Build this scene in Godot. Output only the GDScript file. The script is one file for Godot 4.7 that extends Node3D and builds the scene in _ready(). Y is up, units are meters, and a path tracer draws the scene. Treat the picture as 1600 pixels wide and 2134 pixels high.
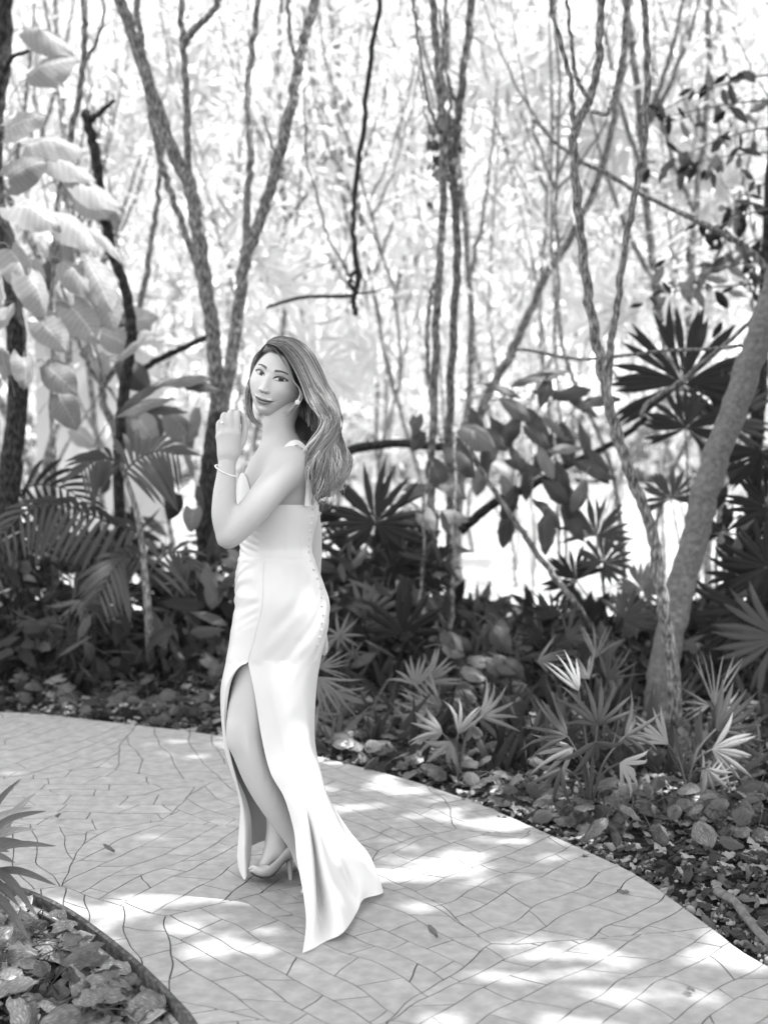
extends Node3D
# A woman in a white gown on a curving stamped-concrete garden path, tropical thicket behind. The photograph is black and white, so every colour is a grey.

const FOCAL := 2963.0        # focal length in photo pixels (1600 x 2134)
const EYE := 1.5             # camera height
const PITCH := 4.246         # degrees down
const HER := 4.40            # distance to the woman

var rng := RandomNumberGenerator.new()
var noise := FastNoiseLite.new()
var names := {}
var M := {}
var ground_far: PackedVector2Array
var path_poly: PackedVector2Array
var sun_dir := Vector3(0.50, 0.84, 0.10).normalized()   # towards the sun

# ---------------------------------------------------------------- measuring
func pix(u: float, v: float, d: float) -> Vector3:
	var a := deg_to_rad(-PITCH)
	var x := (u - 800.0) / FOCAL
	var y := -(v - 1067.0) / FOCAL
	var yy := y * cos(a) + sin(a)
	var zz := y * sin(a) - cos(a)
	var t := d / -zz
	return Vector3(x * t, EYE + yy * t, -d)

func ground(u: float, v: float, h := 0.0) -> Vector3:
	var p := pix(u, v, 1.0) - Vector3(0, EYE, 0)
	var t := (h - EYE) / p.y
	return Vector3(p.x * t, h, p.z * t)

func rr(a: float, b: float) -> float:
	return rng.randf_range(a, b)

func ss(a: float, b: float, x: float) -> float:
	return smoothstep(a, b, x)

# ---------------------------------------------------------------- mesh building
class MB:
	var v := PackedVector3Array()
	var c := PackedColorArray()
	var uv := PackedVector2Array()
	var n := PackedVector3Array()
	var i := PackedInt32Array()
	var colored := false
	func add(p: Vector3, t := Vector2.ZERO, col := Color(1, 1, 1)) -> int:
		v.append(p)
		uv.append(t)
		c.append(col)
		return v.size() - 1
	func tri(a: int, b: int, d: int) -> void:
		i.append(a); i.append(b); i.append(d)
	func quad(a: int, b: int, d: int, e: int) -> void:
		i.append(a); i.append(b); i.append(d)
		i.append(a); i.append(d); i.append(e)
	func grid(first: int, rows: int, cols: int, wrap := false) -> void:
		for r in rows - 1:
			for k in (cols if wrap else cols - 1):
				var k2 := (k + 1) % cols
				quad(first + r * cols + k, first + r * cols + k2, first + (r + 1) * cols + k2, first + (r + 1) * cols + k)
	func normals() -> void:
		n.resize(v.size())
		n.fill(Vector3.ZERO)
		for k in range(0, i.size(), 3):
			var a := i[k]; var b := i[k + 1]; var d := i[k + 2]
			var f := (v[d] - v[a]).cross(v[b] - v[a])
			n[a] += f; n[b] += f; n[d] += f
		for k in n.size():
			n[k] = n[k].normalized() if n[k].length_squared() > 0.0 else Vector3.UP
	func mesh() -> ArrayMesh:
		if n.size() != v.size():
			normals()
		var a := []
		a.resize(Mesh.ARRAY_MAX)
		a[Mesh.ARRAY_VERTEX] = v
		a[Mesh.ARRAY_NORMAL] = n
		a[Mesh.ARRAY_TEX_UV] = uv
		if colored:
			a[Mesh.ARRAY_COLOR] = c
		a[Mesh.ARRAY_INDEX] = i
		var m := ArrayMesh.new()
		m.add_surface_from_arrays(Mesh.PRIMITIVE_TRIANGLES, a)
		return m
	func join(o: MB) -> void:
		if o.n.size() != o.v.size():
			o.normals()
		if n.size() != v.size():
			normals()
		var at := v.size()
		v.append_array(o.v); c.append_array(o.c); uv.append_array(o.uv); n.append_array(o.n)
		for k in o.i:
			i.append(k + at)

func obj(called: String, mesh: Mesh, mat: Material, parent: Node = null) -> MeshInstance3D:
	var o := MeshInstance3D.new()
	o.mesh = mesh
	o.material_override = mat
	if parent == null:
		parent = self
		o.name = numbered(called)
	else:
		var key := str(parent.get_instance_id()) + called
		names[key] = names.get(key, -1) + 1
		o.name = called if names[key] == 0 else "%s_%03d" % [called, names[key]]
	parent.add_child(o, true)
	return o

func numbered(called: String) -> String:
	names[called] = names.get(called, -1) + 1
	return called if names[called] == 0 else "%s_%03d" % [called, names[called]]

func tag(o: Node, label: String, category: String, group := "", kind := "") -> Node:
	if label: o.set_meta("label", label)
	if category: o.set_meta("category", category)
	if group: o.set_meta("group", group)
	if kind: o.set_meta("kind", kind)
	return o

func thing(called: String, label: String, category: String, at := Vector3.ZERO, group := "") -> Node3D:
	var o := Node3D.new()
	o.name = numbered(called)
	add_child(o, true)
	o.position = at
	tag(o, label, category, group)
	return o

# Catmull-Rom through points, several per span
func smooth(p: PackedVector3Array, per: int) -> PackedVector3Array:
	var out := PackedVector3Array()
	var last := p.size() - 1
	for k in last:
		var a := p[maxi(k - 1, 0)]; var b := p[k]; var c := p[k + 1]; var d := p[mini(k + 2, last)]
		for s in per:
			out.append(cr(a, b, c, d, float(s) / per))
	out.append(p[last])
	return out

func cr(a: Vector3, b: Vector3, c: Vector3, d: Vector3, t: float) -> Vector3:
	return 0.5 * ((2.0 * b) + (c - a) * t + (2.0 * a - 5.0 * b + 4.0 * c - d) * t * t + (3.0 * b - a - 3.0 * c + d) * t * t * t)

func at_along(p: PackedVector3Array, t: float) -> Vector3:
	var f := clampf(t, 0.0, 1.0) * (p.size() - 1)
	var k := mini(int(f), p.size() - 2)
	return cr(p[maxi(k - 1, 0)], p[k], p[k + 1], p[mini(k + 2, p.size() - 1)], f - k)

func tube(mb: MB, p: PackedVector3Array, r0: float, r1: float, sides: int, rough := 0.0, freq := 1.0, col := Color(1, 1, 1), off := Vector3.ZERO, bulge := 0.0, flare := 0.0) -> void:
	var first := mb.v.size()
	var t := (p[1] - p[0]).normalized()
	var x := t.cross(Vector3(0.31, 0.2, 0.9)).normalized()
	var total := p.size() - 1
	var run := 0.0
	for k in p.size():
		var nt := (p[mini(k + 1, total)] - p[maxi(k - 1, 0)]).normalized()
		x = (x - nt * x.dot(nt)).normalized()
		var y := nt.cross(x)
		var f := float(k) / total
		var r := lerpf(r0, r1, f)
		if flare > 0.0:
			r *= 1.0 + flare * exp(-f * 16.0)
		if k > 0:
			run += p[k].distance_to(p[k - 1])
		if bulge > 0.0:
			r *= 1.0 + bulge * noise.get_noise_2d(run * 900.0 * freq, r0 * 9000.0)
		for s in sides:
			var a := TAU * s / sides
			var dir := x * cos(a) + y * sin(a)
			var q := p[k] + dir * r
			if rough > 0.0:
				q += dir * r * rough * noise.get_noise_3d(cos(a) * 60.0 * freq, sin(a) * 60.0 * freq, run * 250.0 * freq + r0 * 7000.0)
			mb.add(q - off, Vector2(float(s) / sides, run), col)
	mb.grid(first, p.size(), sides, true)
	for e in 2:
		var base := first if e == 0 else first + total * sides
		var c := mb.add(p[0 if e == 0 else total] - off, Vector2.ZERO, col)
		for s in sides:
			var s2 := (s + 1) % sides
			if e == 0:
				mb.tri(c, base + s2, base + s)
			else:
				mb.tri(c, base + s, base + s2)

func ball(mb: MB, at: Vector3, r: Vector3, rings := 8, segs := 12, col := Color(1, 1, 1), basis := Basis()) -> void:
	var first := mb.v.size()
	for a in rings + 1:
		var th := PI * a / rings
		for s in segs:
			var ph := TAU * s / segs
			mb.add(at + basis * Vector3(r.x * sin(th) * cos(ph), r.y * cos(th), r.z * sin(th) * sin(ph)), Vector2.ZERO, col)
	mb.grid(first, rings + 1, segs, true)

func arr(a: Array) -> PackedVector3Array:
	var p := PackedVector3Array()
	for q in a: p.append(q)
	return p

# ---------------------------------------------------------------- textures and materials
func gray(l: float) -> Color:
	return Color(l, l, l).linear_to_srgb()

func ntex(size: int, freq: float, lo: float, hi: float, oct := 4, kind := FastNoiseLite.TYPE_SIMPLEX_SMOOTH, at := 0, mid := -1.0) -> NoiseTexture2D:
	var t := NoiseTexture2D.new()
	t.width = size; t.height = size; t.seamless = true
	var n := FastNoiseLite.new()
	n.noise_type = kind; n.frequency = freq; n.fractal_octaves = oct; n.seed = 7 + at
	t.noise = n
	var g := Gradient.new()
	g.set_color(0, Color(lo, lo, lo)); g.set_color(1, Color(hi, hi, hi))
	if mid >= 0.0:
		g.add_point(0.5, Color(mid, mid, mid))
	t.color_ramp = g
	return t

func mat(called: String, l: float, rough: float, spec := 0.5, back := 0.0) -> StandardMaterial3D:
	var m := StandardMaterial3D.new()
	m.resource_name = called
	m.albedo_color = gray(l)
	m.roughness = rough
	m.metallic_specular = spec
	m.cull_mode = BaseMaterial3D.CULL_DISABLED
	if back > 0.0:
		m.backlight_enabled = true
		m.backlight = gray(back)
	M[called] = m
	return m

func tri_tex(m: StandardMaterial3D, tex: Texture2D, scale: float, world := true, bump: Texture2D = null, height := 0.0) -> void:
	m.uv1_triplanar = true
	m.uv1_world_triplanar = world
	m.uv1_scale = Vector3.ONE * scale
	m.albedo_texture = tex
	if bump:
		m.heightmap_enabled = true
		m.heightmap_texture = bump
		m.heightmap_scale = height
# ---------------------------------------------------------------- the woman
# V: a point of the figure, in photo pixels plus metres towards the camera from her plane
func V(u: float, v: float, dz := 0.0) -> Vector3:
	return pix(u, v, HER - dz)

func smin(a: float, b: float, k: float) -> float:
	var h := maxf(k - absf(a - b), 0.0) / k
	return minf(a, b) - h * h * k * 0.25

# bones: [a, b, ra, rb, blend]; surface nets of their smooth union, joined into mb
func flesh(bones: Array, cell: float, mb: MB, col: Color, off: Vector3) -> void:
	var nb := bones.size()
	var lo := Vector3(1e9, 1e9, 1e9)
	var hi := -lo
	for b in bones:
		var r: float = maxf(b[2], b[3])
		lo = lo.min(b[0] - Vector3.ONE * r).min(b[1] - Vector3.ONE * r)
		hi = hi.max(b[0] + Vector3.ONE * r).max(b[1] + Vector3.ONE * r)
	lo -= Vector3.ONE * cell * 3.0
	hi += Vector3.ONE * cell * 3.0
	var bx := int(ceil((hi.x - lo.x) / cell / 4.0)); var by := int(ceil((hi.y - lo.y) / cell / 4.0)); var bz := int(ceil((hi.z - lo.z) / cell / 4.0))
	var nx := bx * 4 + 1; var ny := by * 4 + 1; var nz := bz * 4 + 1
	var f := PackedFloat32Array()
	f.resize(nx * ny * nz)
	f.fill(1e9)
	var diag := cell * 4.0 * 0.87
	var slack := 0.03 if cell > 0.006 else 0.010
	var blocks := PackedInt32Array()
	for zb in bz:
		for yb in by:
			for xb in bx:
				var cpos := lo + Vector3(xb * 4 + 2, yb * 4 + 2, zb * 4 + 2) * cell
				var best := 1e9
				var ds := PackedFloat32Array()
				for b in bones:
					var d := cap(cpos, b[0], b[1], b[2], b[3])
					ds.append(d)
					best = minf(best, d)
				if absf(best) > diag + slack and best > 0.0 or best < -diag - slack * 0.3:
					continue
				var near := []
				for k in nb:
					if ds[k] < best + diag * 2.0 + slack:
						near.append(bones[k])
				blocks.append(xb * 4); blocks.append(yb * 4); blocks.append(zb * 4)
				for k in 5:
					for j in 5:
						for i in 5:
							var at := ((zb * 4 + k) * ny + yb * 4 + j) * nx + xb * 4 + i
							if f[at] < 1e8:
								continue
							var p := lo + Vector3(xb * 4 + i, yb * 4 + j, zb * 4 + k) * cell
							var v := 1e3
							var one := 1e3
							var m := 0
							for b in near:
								one = minf(one, cap(p, b[0], b[1], b[2], b[3]))
								m += 1
								if m == near.size() or near[m][5] != b[5]:
									v = smin(v, one, b[4])
									one = 1e3
							f[at] = v
	var id := {}
	var first := mb.v.size()
	var offs := [0, 1, nx, nx + 1, nx * ny, nx * ny + 1, nx * ny + nx, nx * ny + nx + 1]
	var edges := [0, 1, 2, 3, 4, 5, 6, 7, 0, 2, 1, 3, 4, 6, 5, 7, 0, 4, 1, 5, 2, 6, 3, 7]
	for q in range(0, blocks.size(), 3):
		for k in 4:
			for j in 4:
				for i in 4:
					var x := blocks[q] + i; var y := blocks[q + 1] + j; var z := blocks[q + 2] + k
					var at := (z * ny + y) * nx + x
					var inside := 0
					for o in offs:
						if f[at + o] < 0.0: inside += 1
					if inside == 0 or inside == 8:
						continue
					var sum := Vector3.ZERO
					var m := 0
					for e in range(0, 24, 2):
						var a: int = edges[e]; var b: int = edges[e + 1]
						var fa := f[at + offs[a]]; var fb := f[at + offs[b]]
						if (fa < 0.0) == (fb < 0.0): continue
						var t := fa / (fa - fb)
						sum += Vector3(a & 1, (a >> 1) & 1, a >> 2).lerp(Vector3(b & 1, (b >> 1) & 1, b >> 2), t)
						m += 1
					id[at] = mb.add(lo + (Vector3(x, y, z) + sum / m) * cell - off, Vector2.ZERO, col)
	for at in id:
		var s: bool = f[at] < 0.0
		for ax in 3:
			var o: int = [1, nx, nx * ny][ax]
			if (f[at + o] < 0.0) == s: continue
			var u: int = [nx, nx * ny, 1][ax]; var w: int = [nx * ny, 1, nx][ax]
			if not (id.has(at - u) and id.has(at - w) and id.has(at - u - w)): continue
			if s:
				mb.quad(id[at], id[at - w], id[at - u - w], id[at - u])
			else:
				mb.quad(id[at], id[at - u], id[at - u - w], id[at - w])

func cap(p: Vector3, a: Vector3, b: Vector3, ra: float, rb: float) -> float:
	var ab := b - a
	var t := clampf((p - a).dot(ab) / maxf(ab.length_squared(), 1e-9), 0.0, 1.0)
	return p.distance_to(a + ab * t) - lerpf(ra, rb, t)

var chains := 0
func chain(out: Array, pts: Array, blend := 0.03) -> void:   # [u, v, dz, r] ...
	var p := PackedVector3Array()
	var r := PackedVector3Array()
	for q in pts:
		p.append(V(q[0], q[1], q[2]))
		r.append(Vector3(q[3], 0, 0))
	var per := 1 if pts.size() == 2 else 4
	p = smooth(p, per)
	r = smooth(r, per)
	chains += 1
	for k in p.size() - 1:
		out.append([p[k], p[k + 1], r[k].x, r[k + 1].x, blend, chains])

const YAW := -15.5
const ROLL := -18.5
var head_basis: Basis
var head_at: Vector3

func g2(x: float, y: float, cx: float, cy: float, sx: float, sy: float) -> float:
	var a := (x - cx) / sx; var b := (y - cy) / sy
	return exp(-(a * a + b * b))

func head_mesh(mb: MB, off: Vector3) -> void:
	var NC := 300
	var ys := PackedFloat32Array()
	for k in 26: ys.append(lerpf(-1.0, -0.96, k / 26.0))
	for k in 170: ys.append(lerpf(-0.96, 0.36, k / 170.0))
	for k in 31: ys.append(sin(lerpf(asin(0.36), PI / 2, k / 30.0)))
	var first := mb.v.size()
	var skin := 0.50  # paler than the body: stronger light on the face put into its tone
	for cy in ys:
		var low := cy < 0.0
		var t := absf(cy)
		var p := 2.7 if low else 2.7
		var h := pow(maxf(1.0 - pow(t, p), 0.0), 1.0 / p)
		var y := cy * (0.123 if low else 0.110)
		var jaw := 1.0 - (0.30 * ss(0.2, 1.0, t) if low else 0.0)
		for k in NC:
			var s := (k + 0.5) / NC * 2.0 - 1.0
			var lam := PI * signf(s) * pow(absf(s), 1.55)
			var x := sin(lam) * 0.0795 * h * jaw
			var cl := cos(lam)
			var z := cl * h * (0.090 if cl > 0.0 else 0.100)
			if low and cl < 0.0:
				z *= 1.0 - 0.35 * t
			var front := ss(0.0, 0.35, cl)
			var c := skin
			var ax := absf(x)
			if front > 0.0 and cy < 0.62:
				var dz := 0.0
				dz += 0.0035 * g2(ax, y, 0.026, 0.020, 0.020, 0.009)
				dz -= 0.0085 * g2(ax, y, 0.032, 0.001, 0.017, 0.0115)
				dz += 0.0062 * g2(ax, y, 0.0325, -0.001, 0.011, 0.0075)
				var ny := clampf((0.006 - y) / 0.050, 0.0, 1.0)
				var nf := ss(0.012, -0.004, y) * ss(-0.0545, -0.0465, y)
				dz += nf * lerpf(0.004, 0.0155, pow(ny, 1.3)) * exp(-pow(ax / lerpf(0.0105, 0.0122, ny), 2.0))
				dz += 0.0030 * g2(ax, y, 0.0, -0.0437, 0.008, 0.006)
				dz += 0.0085 * g2(ax, y, 0.0120, -0.0447, 0.0050, 0.0050)
				var smile := 0.0058 * pow(ax / 0.030, 2.0)
				var my := -0.0770 + smile
				var lw := ss(0.034, 0.022, ax)
				dz += 0.0065 * exp(-pow((y - my - 0.0042) / 0.0042, 2.0)) * lw
				dz += 0.0078 * exp(-pow((y - my + 0.0060) / 0.0056, 2.0)) * ss(0.031, 0.012, ax)
				dz -= 0.0042 * exp(-pow((y - my) / 0.0014, 2.0)) * ss(0.034, 0.029, ax)
				dz -= 0.0030 * g2(ax, y, 0.0335, -0.0710, 0.005, 0.005)
				dz -= 0.0040 * g2(x, y, 0.0, -0.0945, 0.016, 0.0055)
				dz += 0.0070 * g2(x, y, 0.0, -0.1090, 0.017, 0.012)
				dz += 0.0045 * g2(ax, y, 0.046, -0.032, 0.020, 0.018)
				dz += 0.0030 * g2(ax, y, 0.030, -0.055, 0.014, 0.018)
				dz -= 0.0016 * g2(x, y, 0.0, -0.066, 0.003, 0.005)
				z += dz * front
				x += signf(x) * 0.003 * g2(ax, y, 0.060, -0.03, 0.02, 0.03)
				# its own colours: lips, lashes, irises, brows; painted shade: mouth line, nostrils
				var e := (ax - 0.0325)
				var up := 0.0066 * pow(maxf(1.0 - pow(e / 0.0178, 2.0), 0.0), 0.75) + e * 0.16
				var dn := -0.0044 * pow(maxf(1.0 - pow(e / 0.0178, 2.0), 0.0), 0.8) + e * 0.16
				var yl := y + 0.0005
				if absf(e) < 0.0178 and yl < up and yl > dn:
					var gaze := 0.0042
					var ix := x - signf(x) * 0.0325 - gaze
					var ir := sqrt(ix * ix + (yl - 0.0016) * (yl - 0.0016))
					c = lerpf(0.018, 0.44, ss(0.0070, 0.0080, ir))
					if ir < 0.0027: c = 0.008
					c = lerpf(0.05, c, ss(0.0, 0.0016, up - yl))
				var lash := ss(0.0046, 0.0022, absf(yl - up - 0.0012)) * ss(0.0225, 0.0175, absf(e - 0.002))
				if yl >= up or absf(e) > 0.0150:
					c = lerpf(c, 0.012, lash)
				var lower := ss(0.0016, 0.0006, absf(yl - dn + 0.0004)) * ss(0.0165, 0.013, absf(e - 0.003))
				c = lerpf(c, 0.06, lower * 0.75)
				c = lerpf(c, 0.20, 0.6 * g2(e, yl, 0.005, 0.0098, 0.013, 0.0035))
				var bt := (ax - 0.014) / 0.036
				if bt > -0.1 and bt < 1.12:
					var by := 0.0205 + 0.0062 * sin(clampf(bt, 0.0, 1.0) * 2.25) - 0.0030 * bt
					var bw := lerpf(0.0050, 0.0016, clampf(bt, 0.0, 1.0))
					c = lerpf(c, 0.05, 0.95 * ss(bw + 0.0012, bw * 0.5, absf(y - by)) * ss(-0.1, 0.06, bt) * ss(1.12, 0.96, bt))
				var lx := ax / 0.0305
				if lx < 1.0:
					var top := my + 0.0082 * pow(1.0 - lx * lx, 0.8) - 0.0018 * exp(-pow(ax / 0.004, 2.0))
					var bot := my - 0.0122 * pow(1.0 - lx * lx, 0.75)
					var inl := ss(-0.0006, 0.0006, top - y) * ss(-0.0008, 0.0008, y - bot)
					c = lerpf(c, 0.21, inl)
				c = lerpf(c, 0.03, ss(0.0016, 0.0006, absf(y - my)) * ss(0.034, 0.030, ax))  # painted shade between the lips
				c = lerpf(c, 0.03, 0.9 * g2(ax, y, 0.0070, -0.0527, 0.0040, 0.0020))  # painted shade inside the nostrils
			# scalp
			var line := lerpf(0.068, -0.02, ss(0.25, 1.45, absf(lam)))
			var sc := ss(line - 0.003, line + 0.006, y) if absf(lam) < 1.35 else 1.0 - ss(0.0, 1.0, 0.0)
			if absf(lam) >= 1.35:
				sc = ss(-0.12, -0.06, y) if absf(lam) > 1.75 else ss(-0.03, -0.01, y)
			c = lerpf(c, 0.05, sc)
			mb.add(head_at + head_basis * Vector3(x, y, z) - off, Vector2.ZERO, Color(c, c, c))
	mb.grid(first, ys.size(), NC, true)

func build_person() -> void:
	var base := ground(572, 1822)
	var who := thing("person", "woman in a fitted white gown looking back over her shoulder, hand raised to chin", "person", base)
	M.skin.vertex_color_use_as_albedo = true
	head_basis = Basis(Vector3(0, 0, 1), deg_to_rad(ROLL)) * Basis(Vector3(0, 1, 0), deg_to_rad(YAW)) * Basis(Vector3(1, 0, 0), deg_to_rad(3.0))
	head_at = V(561, 784, 0.085) - head_basis * Vector3(0, 0, 0.086)
	var skin := Color(0.44, 0.44, 0.44)
	var mb := MB.new()
	mb.colored = true
	var b := []
	# neck, shoulders, trunk
	chain(b, [[592, 845, -0.005, 0.050], [581, 885, 0.0, 0.049], [584, 922, 0.0, 0.053], [592, 960, 0.0, 0.060]], 0.05)
	chain(b, [[596, 955, 0.0, 0.042], [610, 968, 0.115, 0.043]], 0.06)
	chain(b, [[596, 955, 0.0, 0.042], [606, 964, -0.12, 0.043]], 0.06)
	chain(b, [[578, 940, 0.05, 0.018], [552, 962, 0.055, 0.020], [536, 985, 0.05, 0.026]], 0.05)
	chain(b, [[575, 948, -0.01, 0.036], [550, 978, -0.01, 0.042], [536, 1006, -0.01, 0.044]], 0.05)
	chain(b, [[592, 985, 0.060, 0.078], [585, 1050, 0.052, 0.068], [577, 1140, 0.042, 0.060], [586, 1230, 0.060, 0.092], [584, 1270, 0.065, 0.095]], 0.06)
	chain(b, [[592, 985, -0.060, 0.078], [585, 1050, -0.052, 0.068], [577, 1140, -0.042, 0.060], [586, 1230, -0.060, 0.092], [584, 1270, -0.065, 0.095]], 0.06)
	chain(b, [[622, 985, 0.07, 0.046], [622, 1050, 0.05, 0.040]], 0.05)
	chain(b, [[622, 985, -0.07, 0.046], [622, 1050, -0.05, 0.040]], 0.05)
	chain(b, [[538, 1020, 0.062, 0.046], [533, 1026, 0.062, 0.042]], 0.05)
	chain(b, [[533, 1020, -0.070, 0.046], [528, 1026, -0.070, 0.042]], 0.05)
	chain(b, [[622, 1245, 0.07, 0.070], [624, 1255, -0.07, 0.070]], 0.05)
	# her left arm, bent, nearest the camera
	chain(b, [[609, 967, 0.122, 0.047], [588, 990, 0.155, 0.050], [534, 1056, 0.19, 0.046], [488, 1108, 0.205, 0.040], [475, 1119, 0.205, 0.034]], 0.035)
	chain(b, [[475, 1119, 0.205, 0.034], [468, 1078, 0.20, 0.038], [468, 1035, 0.19, 0.0355], [472, 985, 0.178, 0.0285], [474, 955, 0.17, 0.0260]], 0.007)
	# her right arm, hanging behind
	chain(b, [[606, 965, -0.135, 0.045], [636, 1050, -0.18, 0.040], [648, 1120, -0.205, 0.036], [650, 1220, -0.205, 0.029], [660, 1275, -0.20, 0.024]], 0.03)
	# legs: the left one steps behind, the right one stands
	chain(b, [[572, 1275, 0.055, 0.086], [549, 1380, 0.060, 0.080], [526, 1470, 0.080, 0.074], [516, 1530, 0.10, 0.062], [524, 1572, 0.11, 0.054], [546, 1625, 0.10, 0.052], [576, 1680, 0.08, 0.046], [612, 1742, 0.05, 0.034], [636, 1784, 0.02, 0.032]], 0.03)
	chain(b, [[503, 1522, 0.118, 0.034], [500, 1540, 0.120, 0.032]], 0.03)
	chain(b, [[585, 1275, -0.070, 0.085], [560, 1420, -0.07, 0.075], [556, 1540, -0.06, 0.056], [572, 1620, -0.06, 0.052], [576, 1700, -0.05, 0.034], [575, 1745, -0.04, 0.030], [583, 1772, -0.03, 0.031]], 0.03)
	chain(b, [[575, 1752, -0.035, 0.029], [560, 1788, -0.012, 0.024], [545, 1812, 0.004, 0.016], [533, 1818, 0.018, 0.010]], 0.02)
	chain(b, [[636, 1784, 0.02, 0.031], [640, 1815, 0.04, 0.024], [646, 1838, 0.06, 0.015]], 0.03)
	flesh(b, 0.011, mb, skin, base)
	# raised left hand: its back to the camera, fingers folded over at the top
	var h := []
	chain(h, [[474, 962, 0.170, 0.0265], [475, 945, 0.168, 0.0240]], 0.02)
	chain(h, [[468, 945, 0.166, 0.018], [459, 912, 0.158, 0.0130]], 0.02)
	chain(h, [[474, 943, 0.170, 0.018], [468, 906, 0.172, 0.0135]], 0.02)
	chain(h, [[480, 943, 0.170, 0.018], [482, 903, 0.176, 0.0135]], 0.02)
	chain(h, [[485, 943, 0.167, 0.018], [494, 906, 0.172, 0.0130]], 0.02)
	chain(h, [[459, 910, 0.158, 0.0118], [457, 884, 0.142, 0.0095], [463, 880, 0.116, 0.0082], [470, 892, 0.104, 0.0074]], 0.006)
	chain(h, [[468, 904, 0.172, 0.0125], [466, 871, 0.160, 0.0105], [471, 866, 0.128, 0.0090], [477, 882, 0.110, 0.0080]], 0.006)
	chain(h, [[482, 902, 0.176, 0.0125], [480, 865, 0.166, 0.0108], [485, 860, 0.130, 0.0092], [489, 878, 0.110, 0.0082]], 0.006)
	chain(h, [[494, 904, 0.172, 0.0122], [494, 867, 0.164, 0.0105], [498, 862, 0.132, 0.0090], [501, 878, 0.112, 0.0080]], 0.006)
	chain(h, [[486, 944, 0.160, 0.0165], [503, 922, 0.150, 0.0135], [510, 893, 0.142, 0.0112], [508, 868, 0.134, 0.0088]], 0.008)
	flesh(h, 0.0026, mb, skin, base)
	# right hand hanging at the hip
	var r := []
	chain(r, [[658, 1268, -0.20, 0.0235], [663, 1292, -0.197, 0.019]], 0.02)
	chain(r, [[662, 1285, -0.205, 0.017], [670, 1312, -0.208, 0.0115]], 0.02)
	chain(r, [[662, 1285, -0.190, 0.017], [671, 1314, -0.186, 0.0115]], 0.02)
	chain(r, [[664, 1285, -0.178, 0.015], [672, 1312, -0.166, 0.0112]], 0.02)
	chain(r, [[670, 1312, -0.210, 0.0100], [674, 1336, -0.212, 0.0085], [671, 1354, -0.208, 0.0068]], 0.005)
	chain(r, [[672, 1314, -0.192, 0.0104], [677, 1340, -0.192, 0.0088], [675, 1362, -0.188, 0.0070]], 0.005)
	chain(r, [[672, 1314, -0.175, 0.0104], [678, 1339, -0.172, 0.0088], [678, 1359, -0.168, 0.0070]], 0.005)
	chain(r, [[672, 1311, -0.162, 0.0092], [678, 1332, -0.157, 0.0078], [677, 1348, -0.153, 0.0062]], 0.005)
	chain(r, [[661, 1283, -0.205, 0.0135], [667, 1303, -0.222, 0.0105], [668, 1324, -0.226, 0.0080]], 0.008)
	flesh(r, 0.0030, mb, skin, base)
	mb.normals()
	var hm := MB.new()
	head_mesh(hm, base)
	mb.join(hm)
	obj("body", mb.mesh(), M.skin, who)
	build_hair(who, base)
	build_dress(who, base)
	build_shoe(who, base)
	# jewellery
	var ear := MB.new()
	for k in 7:
		var a := TAU * k / 6.0
		var rad := 0.0 if k == 6 else 0.0052
		ball(ear, V(620, 838, 0.135) + Vector3(cos(a) * rad, sin(a) * rad, 0.002 if k == 6 else 0.0) - base, Vector3.ONE * 0.0028, 5, 7)
	obj("earring", ear.mesh(), M.gem, who)
	var ring := MB.new()
	var rp := PackedVector3Array()
	for k in 17:
		var a := TAU * k / 16.0
		rp.append(V(466.5, 882, 0.165) + Vector3(cos(a) * 0.0116, sin(a) * 0.0022, sin(a) * 0.0116))
	tube(ring, rp, 0.0009, 0.0009, 5, 0, 1, Color(1, 1, 1), base)
	ball(ring, V(463, 881, 0.181) - base, Vector3(0.0042, 0.0048, 0.003), 4, 6)
	obj("ring", ring.mesh(), M.gem, who)
	var br := MB.new()
	for k in 44:
		var a := TAU * k / 44.0
		var q := V(472, 981, 0.176) + Vector3(cos(a) * 0.0325, -cos(a) * 0.0150 - 0.006 * sin(a), sin(a) * 0.0325)
		ball(br, q - base, Vector3.ONE * 0.0026, 5, 6)
	obj("bracelet", br.mesh(), M.pearl, who)

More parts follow.
